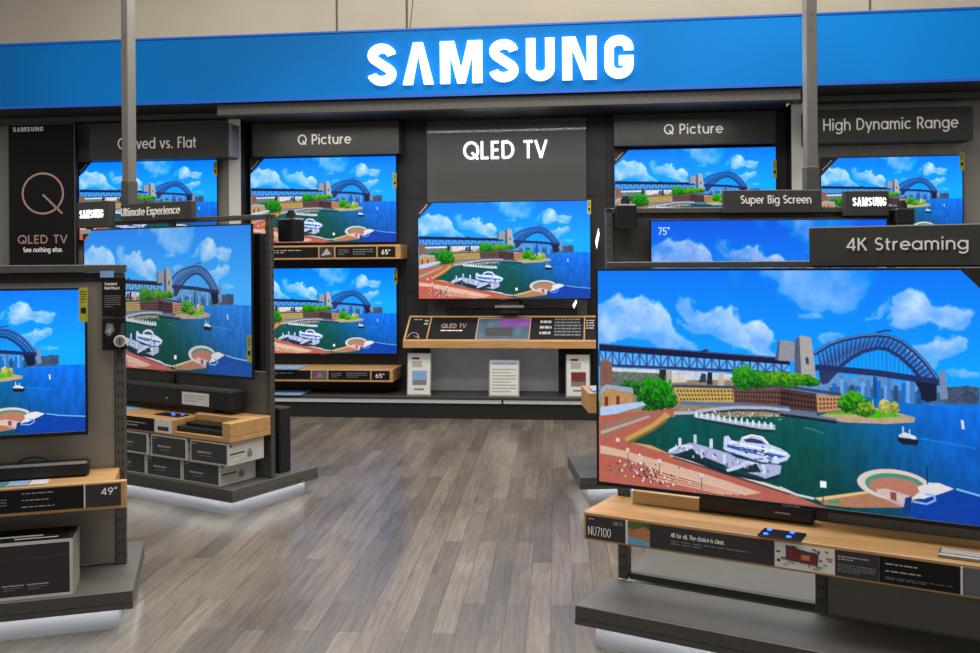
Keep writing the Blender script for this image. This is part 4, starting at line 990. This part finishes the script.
for i in range(26):
    a = cu[4]+W_*r_.uniform(.04, .9); z_ = cz0+rz*r_.uniform(.05, .85); m.flat(a, min(cu[6], a+W_*r_.uniform(.03, .12)), z_, z_+rz*r_.uniform(.05, .12), B_+.001, [M_INKD, M_INK, M_SAND, M_INKL][i % 4])
m.poly([(cu[4]+.2*W_, cz0+.35*rz), (cu[4]+.72*W_, cz0+.25*rz), (cu[4]+.74*W_, cz0+.72*rz), (cu[4]+.2*W_, cz0+.88*rz)], B_+.002, M_INKD); m.poly([(cu[4]+.22*W_, cz0+.4*rz), (cu[4]+.70*W_, cz0+.30*rz), (cu[4]+.72*W_, cz0+.67*rz), (cu[4]+.22*W_, cz0+.83*rz)], B_+.003, M_RED)
m.flat(cu[4]+.46*W_, cu[4]+.6*W_, cz0+.42*rz, cz0+.62*rz, B_+.004, M_SAND); t.part('gallery_card', m, label='white collage card with red picture')
m = MB(); m.box(cu[6], cu[7], SB, B_, cz0, cz1, M_CARD); dashes(m, cu[6]+.01, cu[7]-.03, cz0+.62*rz, cz0+.82*rz, 2, B_+.001, M_INKL, .5, 3, .5); dashes(m, cu[6]+.01, cu[7]-.01, cz0+.15*rz, cz0+.5*rz, 4, B_+.001, M_INK, .5, 4); t.part('text_card', m)
m = MB(); m.box(cu[7]+.002, cu[8], SB, B_, cz0, cz1, M_CARDB)
for i in range(3): dashes(m, cu[7]+.02, cu[8]-.02*(1+i), cz0+(.14+.27*i)*rz, cz0+(.26+.27*i)*rz, 1 if i else 2, B_+.001, M_INKL if i else M_INK, .4, 20+i)
t.part('spec_card', m); m = MB(); m.box(cu[8]+.002, cu[9], SB, B_+.003, cz0, cz1, M_WHITE); t.part('divider', m)
m = MB(); m.box(cu[9], cu[9]+.55, SB, B_, cz0, cz1, mat('card_grey', '#5a5c62', .5, 0, .06, 20)); t.part('blank_card', m)
# on that shelf
PB0, PB1 = .05, .09
m = MB(); m.box(0.092, 0.369, PB0, PB1, SZ1+.0005, SZ1+.05, mat('pale_ply', '#d3ab72', .5, 0, .12, 10, (1, 20, 20)), .003)
single('timber_block', 'pale wooden block standing on the oak shelf below the biggest television', 'block', G1, (.15, .07, SZ1), m)
m = MB(); m.box(0.366, 0.796, .02, .085, SZ1+.0005, SZ1+.062, M_BLACK, .008); m.flat(0.659, 0.714, SZ1+.03, SZ1+.036, .0856, M_INKL)
single('soundbar', 'black soundbar on the oak shelf below the biggest television', 'soundbar', G1, (.5, .05, SZ1), m, 'black soundbars')
KPu, KPb = 0.725, 0.263
t = Thing('control_pad', 'small black pad with blue lit keys on the oak shelf', 'control pad', G1, (KPu, KPb, SZ1))
m = MB(); m.box(KPu-.075, KPu+.075, KPb-.05, KPb+.05, SZ1+.0005, SZ1+.006, M_CARDB, .002); pad = t.part('pad', m)
for du in (-.05, .03):
    for db in (-.028, .028):
        m = MB(); m.tube([(KPu+du, KPb+db, SZ1+.006), (KPu+du, KPb+db, SZ1+.009)], .009, M_BLUELED, 12); t.part('button', m, pad, label='blue lit key')
ru, rb = 1.297, 0.236
m = MB(); m.box(ru-.07, ru+.16, rb-.035, rb+.035, SZ1+.0005, SZ1+.014, M_SILVER, .003); m.box(ru-.06, ru+.15, rb-.025, rb+.025, SZ1+.014, SZ1+.016, M_INKL)
single('card_tray', 'grey tray lying on the oak shelf near the right edge of the photo', 'tray', G1, (ru, rb, SZ1), m)
# its sign
sr = (0.778, 1.347, 1.472, 1.617)
sign('large charcoal sign on top of the gondola at right front', G1, (sr[0], sr[1]+.02, sr[2]-.002, sr[3]), .03, .028, '4K Streaming', (0.911, 1.312, 1.528, 0.046), w=.12)

# left middle fixture
G2T = 1.800
g = gondola('grey gondola at left behind the front one, with stacked cartons on its deck', G2, -1.78, .075, .045, -.70, -.29, ((-1.735, -1.695), (-.86, -.82), (.022, .064)), G2T, pd=.035)
m = MB(); m.box(-1.735, .064, -.35, -.29, G2T-.03, G2T, M_STEEL, .003); g.part('top_beam', m)
m = MB(); m.box(-1.69, .02, -.34, -.31, .18, 0.819, mat('gondola_panel_b', '#6c6862', .5, .15, .08, 10)); g.part('back_panel', m)
def g2_corner(t, b):
    m = MB(); u0, z1 = -1.64, 1.741
    m.prism([(u0, z1), (u0, z1-.11), (u0+.10, z1)], b, b+.0012, M_CORNER); m.box(u0-.02, u0+.09, b+.001, b+.003, z1-.03, z1, M_PAPER); m.ribbon([(u0+.02, z1-.08), (u0+.07, z1-.04)], .014, b+.002, M_INKL); t.part('corner_sticker', m)
television('display_television', 'large television on the left gondola whose deck holds cartons', G2, -1.64, 0, .784, 1.741, -.2, PANEL_SIDE, depth=.07, extra=g2_corner, energy=(-0.045, -0.010, 0.892, 1.058))
sr = (-1.285, -0.579, 1.785, 1.907)
sign('small charcoal sign on the gondola behind the front left one', G2, (sr[0], sr[1], sr[2], sr[3]), -.24, .045, 'Ultimate Experience', (-1.274, -0.687, 1.824, 0.054), w=.13)
def nameplate(label, fr, rect, b, body):
    t = Thing('nameplate', label, 'sign', fr, ((rect[0]+rect[1])/2, b, body[2]), 'small lit nameplates')
    m = MB(); m.box(*body[:2], b-.055, b, body[2], body[3], M_SIGN, .004); hs = t.part('housing', m)
    m = MB(); wordmark(rect[0], rect[1], rect[2], rect[3]-rect[2], b+.004, M_GLOWQ, .003, mb=m); t.part('lettering', m, hs, label='white lit letters')
nameplate('small lit nameplate on the gondola at left beside the poster', G2, (-1.699, -1.440, 1.820, 1.879), -.22, (-1.733, -1.380, 1.754, 1.936))
# shelf with raised tray end
sz = 0.444
tz = 0.561
tm = 0.541
t = Thing('product_shelf', 'oak shelf with raised tray end above the stacked cartons', 'shelf', G2, (-.4, -.1, sz), 'oak product shelves')
e0, e1 = -0.424, 0.000
m = MB(); m.box(-1.7, e0, -.28, .05, sz, tm, WOOD, .004); m.box(e0, .07, -.28, .05, sz, sz+.03, WOOD, .003)
m.box(e1, .07, -.28, .05, sz+.03, tz, WOOD, .004); m.box(e0, e1, -.28, -.12, sz+.03, tz, WOOD, .004); t.part('board', m)
m = MB(); m.box(-1.074, -0.598, .05, .053, sz+.012, tm-.006, M_CARDB); dashes(m, -0.855, -0.673, sz+.03, tm-.03, 2, .0538, M_INKL, .4, 3); t.part('info_card', m)
m = MB(); m.box(-0.589, -0.434, .05, .053, sz+.012, tm-.006, M_WHITE); m.flat(-0.561, -0.461, sz+.025, sz+.05, .0535, M_CARD); t.part('photo_card', m)
ku = (e0+e1)/2
m = MB(); m.box(e0+.012, e1-.012, -.10, .035, sz+.0305, sz+.062, M_BLACK, .006); m.box(e0+.03, e1-.03, -.115, -.02, sz+.0625, sz+.08, M_BLACK, .004)
single('media_player', 'black media player set in the tray end of the oak shelf', 'media player', G2, (ku, -.03, sz+.03), m)
bu, bb_ = -0.571, 0.042
t = Thing('control_pad', 'flat black pad with blue keys above the stacked cartons', 'control pad', G2, (bu, -.08, tm))
m = MB(); m.box(bu-.13, bu+.10, -.12, -.03, tm+.0005, tm+.006, M_CARDB, .002); pad = t.part('pad', m)
for i, du in enumerate((-.02, .025, .07)):
    m = MB(); m.tube([(bu+du, -.09+.03*(i % 2), tm+.006), (bu+du, -.09+.03*(i % 2), tm+.009)], .010, M_BLUELED, 10); t.part('button', m, pad, label='blue lit key')
m = MB(); m.box(-1.204, -0.990, -.2, -.06, tm+.0005, tm+.003, M_BLUEST); single('leaflet', 'pale leaflet on the oak shelf above the stacked cartons', 'leaflet', G2, (-.8, -.1, tm), m, 'loose leaflets')
# sound bar with white tag
sb = (-1.113, -0.076, 0.581, 0.711)
t = Thing('soundbar', 'long black soundbar with a white tag above the stacked cartons', 'soundbar', G2, (-.6, -.2, tm), 'black soundbars')
m = MB(); m.box(-1.6, sb[1]-.055, -.27, -.15, sb[2]+.004, sb[3], M_BLACKM, .012); m.tube([(-0.718, -.15, tm+.09), (-0.718, -.146, tm+.09)], .006, M_INKL); t.part('body', m)
m = MB(); m.box(-1.4, -1.3, -.25, -.17, tm+.001, sb[2]+.004, M_BLACKM); t.part('foot', m); m = MB(); m.box(e0+.02, e0+.12, -.25, -.17, tz+.001, sb[2]+.004, M_BLACKM); t.part('foot', m)
m = MB(); m.box(-0.572, -0.328, -.15, -.146, 0.603, 0.682, M_WHITE); dashes(m, -0.552, -0.351, 0.622, 0.669, 3, -.1455, M_INKL, .4, 6); t.part('price_tag', m, label='white price tag')
# cartons: one built, five copied
CW, CH, CD = .325, .134, .29
m = MB(); m.box(-CW, 0, -CD, 0, 0, CH, M_BOXW, .003)
m.flat(-CW+.012, -.012, .010, CH-.010, .0008, M_BOX)
dashes(m, -CW+.065, -.065, .055, .075, 1, .0016, M_INKL, .5, 2); dashes(m, -CW+.085, -.085, .038, .05, 1, .0016, M_INK, .5, 3); wordmark(-CW+.02, -CW+.055, CH-.026, .008, .0016, M_INKL, mb=m)
def sidep(b0, b1, z0, z1, mt): m.face([(.0008, b0, z0), (.0008, b1, z0), (.0008, b1, z1), (.0008, b0, z1)], mt, (1, 0, 0))
sidep(-.03, -.012, CH-.024, CH-.014, M_INKD); sidep(-.13, -.014, .062, .072, M_INKD); sidep(-.09, -.014, .044, .052, M_INKL); sidep(-.19, -.15, .03, .065, M_INK); sidep(-.18, -.16, .07, .078, M_INKD); sidep(-.19, -.03, .018, .023, M_INKL)
cart = single('speaker_carton', 'white and slate carton, nearest the aisle in the bottom row of the stack', 'carton', G2, (0, 0, 0), m, 'slate and white cartons stacked on the deck')
bot_u = -0.046; topu = 0.046
spots = [(bot_u, .025, .1705, None),
 (bot_u-CW-.006, .025, .1705, 'white and slate carton, second from the aisle in the bottom row'),
 (bot_u-2*CW-.012, .025, .1705, 'white and slate carton, third from the aisle in the bottom row'),
 (topu, .045, .1712+CH, 'white and slate carton with its end overhanging, top row nearest the aisle'),
 (topu-CW-.03, .045, .1712+CH, 'white and slate carton, second from the aisle in the top row'),
 (topu-2*CW-.06, .045, .1712+CH, 'white and slate carton, third from the aisle in the top row')]
for k, (u, b_, z, lab) in enumerate(spots):
    o = cart if k == 0 else copy_tree(cart)
    o.location = G2.world(u, b_, z)
    if lab: o['label'] = lab
# slim black sub-woofer behind the upright
su = -0.011
m = MB(); m.box(su-.10, su+.022, -.52, -.42, .1705, 0.582, M_BLACKM, .008)
single('subwoofer', 'slim black subwoofer standing behind the upright of the left gondola', 'speaker', G2, (su, -.47, .17), m, 'black speakers')
m = MB(); su2 = -0.164
m.box(su2-.05, su2+.035, -.47, -.40, 0.807, 1.690, M_BLACK, .006)
m.box(su2-.04, su2+.025, -.47, -.40, .1705, 0.807, M_BLACKM)
single('gap_column', 'tall black column filling the dark gap behind the large left television', 'speaker', G2, (su2, -.44, .17), m, 'black speakers')  # black column stands in for the dark gap beside the upright
def cube_speaker(label, fr, rect, b, drop=True):
    u0, u1, z0, z1 = rect; c = (u0+u1)/2
    t = Thing('cube_speaker', label, 'speaker', fr, (c, b, z0), 'small black cube speakers')
    m = MB(); m.box(u0, u1, b-.10, b, z0, z1, M_BLACK, .010); t.part('housing', m)
    m = MB(); m.tube([(c-.0, b-.05, z1), (c-.0, b-.05, z1+.035)], .03, M_BLACKM, 12); m.tube([(c, b-.05, z1+.035), (c, b-.05, z1+.05)], .02, M_BLACKM, 12); t.part('mount', m)
cube_speaker('small black cube speaker on the left gondola beam by the stacked televisions', G2, (0.025, 0.171, 1.630, 1.777), -.39)

# power poles
def pole(label, fr, u, b, hw, z0, zc):
    t = Thing('power_pole', label, 'pole', fr, (u, b, z0), 'square steel poles to the ceiling')
    m = MB(); m.box(u-hw, u+hw, b-hw, b+hw, z0, 6.3, mat('pole_steel', '#86837c', .38, .6, .08, 12, (1, 1, .2)), .004)
    for z in (zc+.9, zc+1.0): m.tube([(u, b+hw, z), (u, b+hw+.003, z)], .006, M_STEEL, 8)
    t.part('shaft', m)
    m = MB(); m.box(u-hw*1.15, u+hw*1.15, b-hw*1.15, b+hw*1.15, z0, zc, M_STEEL, .004); t.part('collar', m)
pole('square steel pole rising from the left gondola across the blue header', G2, -1.325, -.345, 0.035, G2T+.001, 2.075)

# left front fixture
g = gondola('grey gondola at front left with a television above one boxed set', G3, -2.6, .042, .09, -.635, -.28, ((-2.4, -2.34), (-1.3, -1.25), (-.054, -.010)), 1.46)
m = MB(); m.box(-2.42, -.006, -.36, -.27, 1.462, 1.497, M_STEEL, .003); m.box(-2.42, -.02, -.33, -.285, 1.42, 1.461, M_BLACKM); g.part('top_beam', m)
m = MB(); m.box(-2.40, -.056, -.33, -.292, .18, 1.419, M_PANEL); g.part('back_panel', m)
m = MB(); m.box(-0.110, -0.053, -.27, -.268, 1.440, 1.469, M_BLUEST); g.part('sticker', m, label='pale blue sticker')
television('display_television', 'television on the front left gondola, cut by the photo edge', G3, -1.265, -.156, .765, 1.399, -.2, PANEL_NEAR, depth=.06, bez=.010, energy=(-0.188, -0.153, 1.251, 1.398))
def small_card(name, label, rect, txt, b=-.272):
    u0, u1, z0, z1 = rect
    m = MB(); m.box(u0, u1, b-.004, b, z0, z1, M_CARDB, .001); txt(m, u0, u1, z0, z1, b+.001)
    single(name, label, 'card', G3, ((u0+u1)/2, b, z0), m, 'black info cards on the upright')
def ctext(m, u0, u1, z0, z1, b):
    w = u1-u0; h = z1-z0
    text(m, 'Standard', u0+.1*w, u0+.62*w, z0+.80*h, .075*h, b, M_TEXT, .17); text(m, 'Wall Mount', u0+.1*w, u0+.74*w, z0+.69*h, .075*h, b, M_TEXT, .17)
    dashes(m, u0+.1*w, u0+.78*w, z0+.22*h, z0+.55*h, 6, b, M_INK, .4, 9, .5)
def cpict(m, u0, u1, z0, z1, b):
    w = u1-u0; h = z1-z0
    m.poly([(u0+.1*w, z0+.55*h), (u0+.3*w, z0+.42*h), (u0+.52*w, z0+.62*h), (u0+.45*w, z0+.82*h), (u0+.2*w, z0+.85*h)], b, M_INK); m.poly([(u0+.15*w, z0+.6*h), (u0+.35*w, z0+.52*h), (u0+.42*w, z0+.75*h)], b+.001, M_INKL); m.poly([(u0+.78*w, z0+.5*h), (u0+.95*w, z0+.5*h), (u0+.95*w, z0+.85*h), (u0+.8*w, z0+.8*h)], b, M_INKD)
small_card('info_card', 'black card with white heading on the upright of the front left gondola', (-0.102, -0.005, 1.269, 1.440), ctext)
small_card('info_card', 'black card with a grey product photo below the heading card', (-0.103, -0.006, 1.120, 1.260), cpict)
du, dz = -0.029, 1.160
t = Thing('tester_disc', 'round white disc clipped on the upright of the front left gondola', 'disc', G3, (du, -.266, dz-.028))
m = MB(); m.tube([(du, -.271, dz), (du, -.252, dz)], .026, M_WHITE, 24); disc = t.part('disc', m); m = MB(); m.tube([(du, -.2525, dz), (du, -.250, dz)], .019, M_SILVER, 24); m.box(du-.003, du+.003, -.25, -.247, dz-.014, dz+.014, M_INKD); t.part('dial', m, disc)
m = MB(); m.tube([(du-.004, -.262, dz-.027), (du-.004, -.262, dz-.075)], .008, M_BLACK); t.part('tail', m)
# shelf
sz0, sz1 = 0.485, 0.601
su1 = 0.014
t = Thing('product_shelf', 'oak shelf with size card on the front left gondola', 'shelf', G3, (-.6, -.13, sz0), 'oak product shelves')
m = MB(); m.box(-1.35, su1-.05, -.275, -.026, sz0, sz1, WOOD, .004); m.box(-1.35, su1, -.026, 0, sz0, sz1, WOOD, .004); t.part('board', m)
m = MB(); a, b_ = -0.144, -0.008; m.box(a, b_, 0, .003, sz0+.014, sz1-.010, M_CARD); text(m, '49"', -0.085, -0.023, 0.546, .030, .004, M_TEXT, .13); t.part('size_card', m, label='charcoal card with size in white')
m = MB(); a = -0.152; m.box(-.9, a, 0, .003, sz0+.014, sz1-.010, M_CARDB); c_ = -0.382
for i in range(3): dashes(m, c_, a-.03*(1+i % 2), sz0+.03+.027*i, sz0+.04+.027*i, 1, .004, M_INKL, .35, 30+i)
dashes(m, c_-.12, c_-.055, sz0+.03, sz0+.075, 4, .004, M_INK, .4, 40); t.part('spec_card', m)
m = MB(); m.box(-0.150, -0.145, 0, .005, sz0+.012, sz1-.008, M_WHITE); t.part('divider', m)
# sound bar with looped lead, leaflets
t = Thing('soundbar', 'black soundbar with looped lead on the front left shelf', 'soundbar', G3, (-.5, -.15, sz1), 'black soundbars')
q = -0.146
m = MB(); m.box(-1.1, q, -.2, -.12, sz1+.001, sz1+.066, M_BLACK, .010); t.part('body', m)
m = MB(); c_ = -0.365; m.tube([(c_+.06*math.cos(math.radians(x)), -.16, sz1+.062+.026*math.sin(math.radians(x))) for x in range(0, 181, 15)], .005, M_BLACK); t.part('lead', m)
for k, (x0, x1, mt, lab) in enumerate(((-0.442, -0.368, M_BLUEST, 'bluish leaflet before the soundbar on the front left shelf'), (-0.360, -0.293, M_PAPER, 'pale grey leaflet before the soundbar on the front left shelf'), (-.75, -0.449, mat('teal_paper', '#3f7f90', .6, 0, .2, 20), 'teal leaflet at the photo edge on the front left shelf'))):
    m = MB(); m.box(x0, x1, -.105, -.02, sz1+.001, sz1+.004, mt); m.flat(x0+.01, x1-.01, sz1+.001, sz1+.0035, -.0195, M_INKL)
    single('leaflet', lab, 'leaflet', G3, ((x0+x1)/2, -.06, sz1), m, 'loose leaflets')
# boxed set on the deck
bx1 = -0.185; bz1 = 0.397
t = Thing('boxed_set', 'dark plum box with pale edges on the front left deck', 'box', G3, (bx1-.35, -.03, .1705))
m = MB(); m.box(bx1-.75, bx1, -.13, .07, .1705, bz1, M_PLUM, .003); t.part('box', m)
m = MB()
for a in ((bx1-.75, bx1, .1705, .182), (bx1-.75, bx1, bz1-.012, bz1), (bx1-.012, bx1, .182, bz1-.012)): m.box(a[0], a[1], .07, .0715, a[2], a[3], M_BOXW)
m.box(bx1, bx1+.0015, -.13, .07, .1705, bz1, mat('carton_kraft', '#8d867a', .7, 0, .12, 20)); t.part('edge_band', m, label='pale cardboard edging')
m = MB(); m.flat(bx1-.75, bx1-.02, .33, .334, .0706, M_INKD)
for x in (.62, .40, .22): m.flat(bx1-x*.5-.06, bx1-x*.5+.02, .225, .229, .0712, M_INKL); dashes(m, bx1-x*.5-.055, bx1-x*.5+.015, .205, .222, 2, .0712, M_INK, .4, int(x*100))
z = bz1+.0008; m.top(bx1-.7, bx1-.02, -.12, .06, z, M_CARDB); m.top(bx1-.3, bx1-.12, -.02, .0, z+.0006, M_INKL); m.top(bx1-.22, bx1-.06, .02, .035, z+.0006, M_INKL); t.part('print', m)

# right middle fixture
g4t = 1.836
pu = 0.158
qu = 2.013
g = gondola('dark gondola at right behind the biggest television', G4, -.06, 1.95, .0, -.66, -.3, ((pu, pu+.045), (qu, qu+.045)), g4t)
m = MB(); m.box(pu, qu+.045, -.37, -.3, g4t-.035, g4t, M_STEEL, .003); g.part('top_beam', m)
m = MB(); m.box(pu+.046, qu-.001, -.36, -.33, .18, g4t-.036, M_PANELD); g.part('back_panel', m)
def t75(t, b):
    m = MB(); text(m, '75"', 0.475, 0.549, 1.657, 0.049, b+.0005, mat('caption_pale', '#9cc6ff', .5, 0, 0, 5, emit=.8, ecol='#9cc6ff'), .13); t.part('size_caption', m, label='size shown in pale figures')
television('display_television', 'blue sky television half hidden behind the biggest television', G4, 0.423, 1.959, 0.936, 1.756, -.2, PANEL_BLUE, depth=.08, extra=t75)
sr = (0.913, 1.555, 1.796, 1.945)
sign('charcoal sign on the gondola behind the biggest television', G4, sr, -.26, .038, 'Super Big Screen', (1.024, 1.484, 1.856, 0.054), w=.14)
nameplate('small lit nameplate on the gondola behind the biggest television', G4, (1.747, 1.966, 1.835, 1.893), -.24, (1.698, 1.986, 1.772, 1.935))
cube_speaker('small black cube speaker on the beam left of the blue sky television', G4, (0.208, 0.337, 1.696, 1.855), -.18)
cube_speaker('small black cube speaker right of the lit nameplate on the gondola', G4, (2.003, 2.129, 1.716, 1.819), -.18)
pole('square steel pole rising behind the biggest television across the header', G4, 1.535, -.4, 0.037, g4t+.001, 2.105)
lz0, lz1 = 0.569, 0.694
t = Thing('product_shelf', 'oak shelf end showing left of the biggest television', 'shelf', G4, (.6, -.1, lz0), 'oak product shelves')
m = MB(); m.box(-0.011, 1.85, -.298, .05, lz0, lz1, WOOD, .004); t.part('board', m)
m = MB(); m.box(0.018, 0.092, -.15, .03, lz1+.001, lz1+.012, M_BLUEST); single('leaflet', 'pale blue leaflet on the oak shelf end left of the biggest television', 'leaflet', G4, (.05, -.05, lz1), m, 'loose leaflets')

# ------------------------------------------------------------------ light
def area(name, loc, size, sy, energy, rot=(0, 0, 0), col=(1, .96, .9)):
    l = bpy.data.lights.new(name, 'AREA'); l.shape = 'RECTANGLE'; l.size = size; l.size_y = sy; l.energy = energy; l.color = col
    o = bpy.data.objects.new(name, l); COL.objects.link(o); o.location = loc; o.rotation_euler = rot
area('ceiling_or_wash_light', (0, 3.0, 5.2), 5, 1.0, 210)
area('ceiling_or_wash_light', (0, 6.2, 5.2), 7, 1.2, 330)
area('ceiling_or_wash_light', (.5, 11.0, 6.2), 12, .6, 420, (math.radians(-25), 0, 0), (1, .95, .86))  # unseen wall wash, added to brighten the beige back wall
area('canopy_light', W.world(.5, .1, 2.84), 4.5, .12, 22, (0, 0, -math.radians(7)), (1, .97, .94))
wd = bpy.data.worlds.new('shop_air'); SC.world = wd; wd.use_nodes = True
wd.node_tree.nodes['Background'].inputs['Color'].default_value = (1, .97, .93, 1)
wd.node_tree.nodes['Background'].inputs['Strength'].default_value = .42

# ------------------------------------------------------------------ camera: eye height 1.5 m, level, lens shifted down
cd = bpy.data.cameras.new('camera'); cam = bpy.data.objects.new('camera', cd); COL.objects.link(cam)
cam.location = (0, 0, 1.5)
cd.sensor_width = 36; cd.sensor_fit = 'HORIZONTAL'; cd.lens = 36*950/980
cd.shift_y = -65.5/980; cd.clip_start = .05
cam.rotation_mode = 'QUATERNION'
import mathutils
qx = mathutils.Quaternion((1, 0, 0), math.radians(90))
cam.rotation_quaternion = qx @ mathutils.Quaternion((0, 0, 1), -.0075)
SC.camera = cam
SC.view_settings.view_transform = 'Standard'
SC.view_settings.look = 'None'
SC.view_settings.exposure = 0
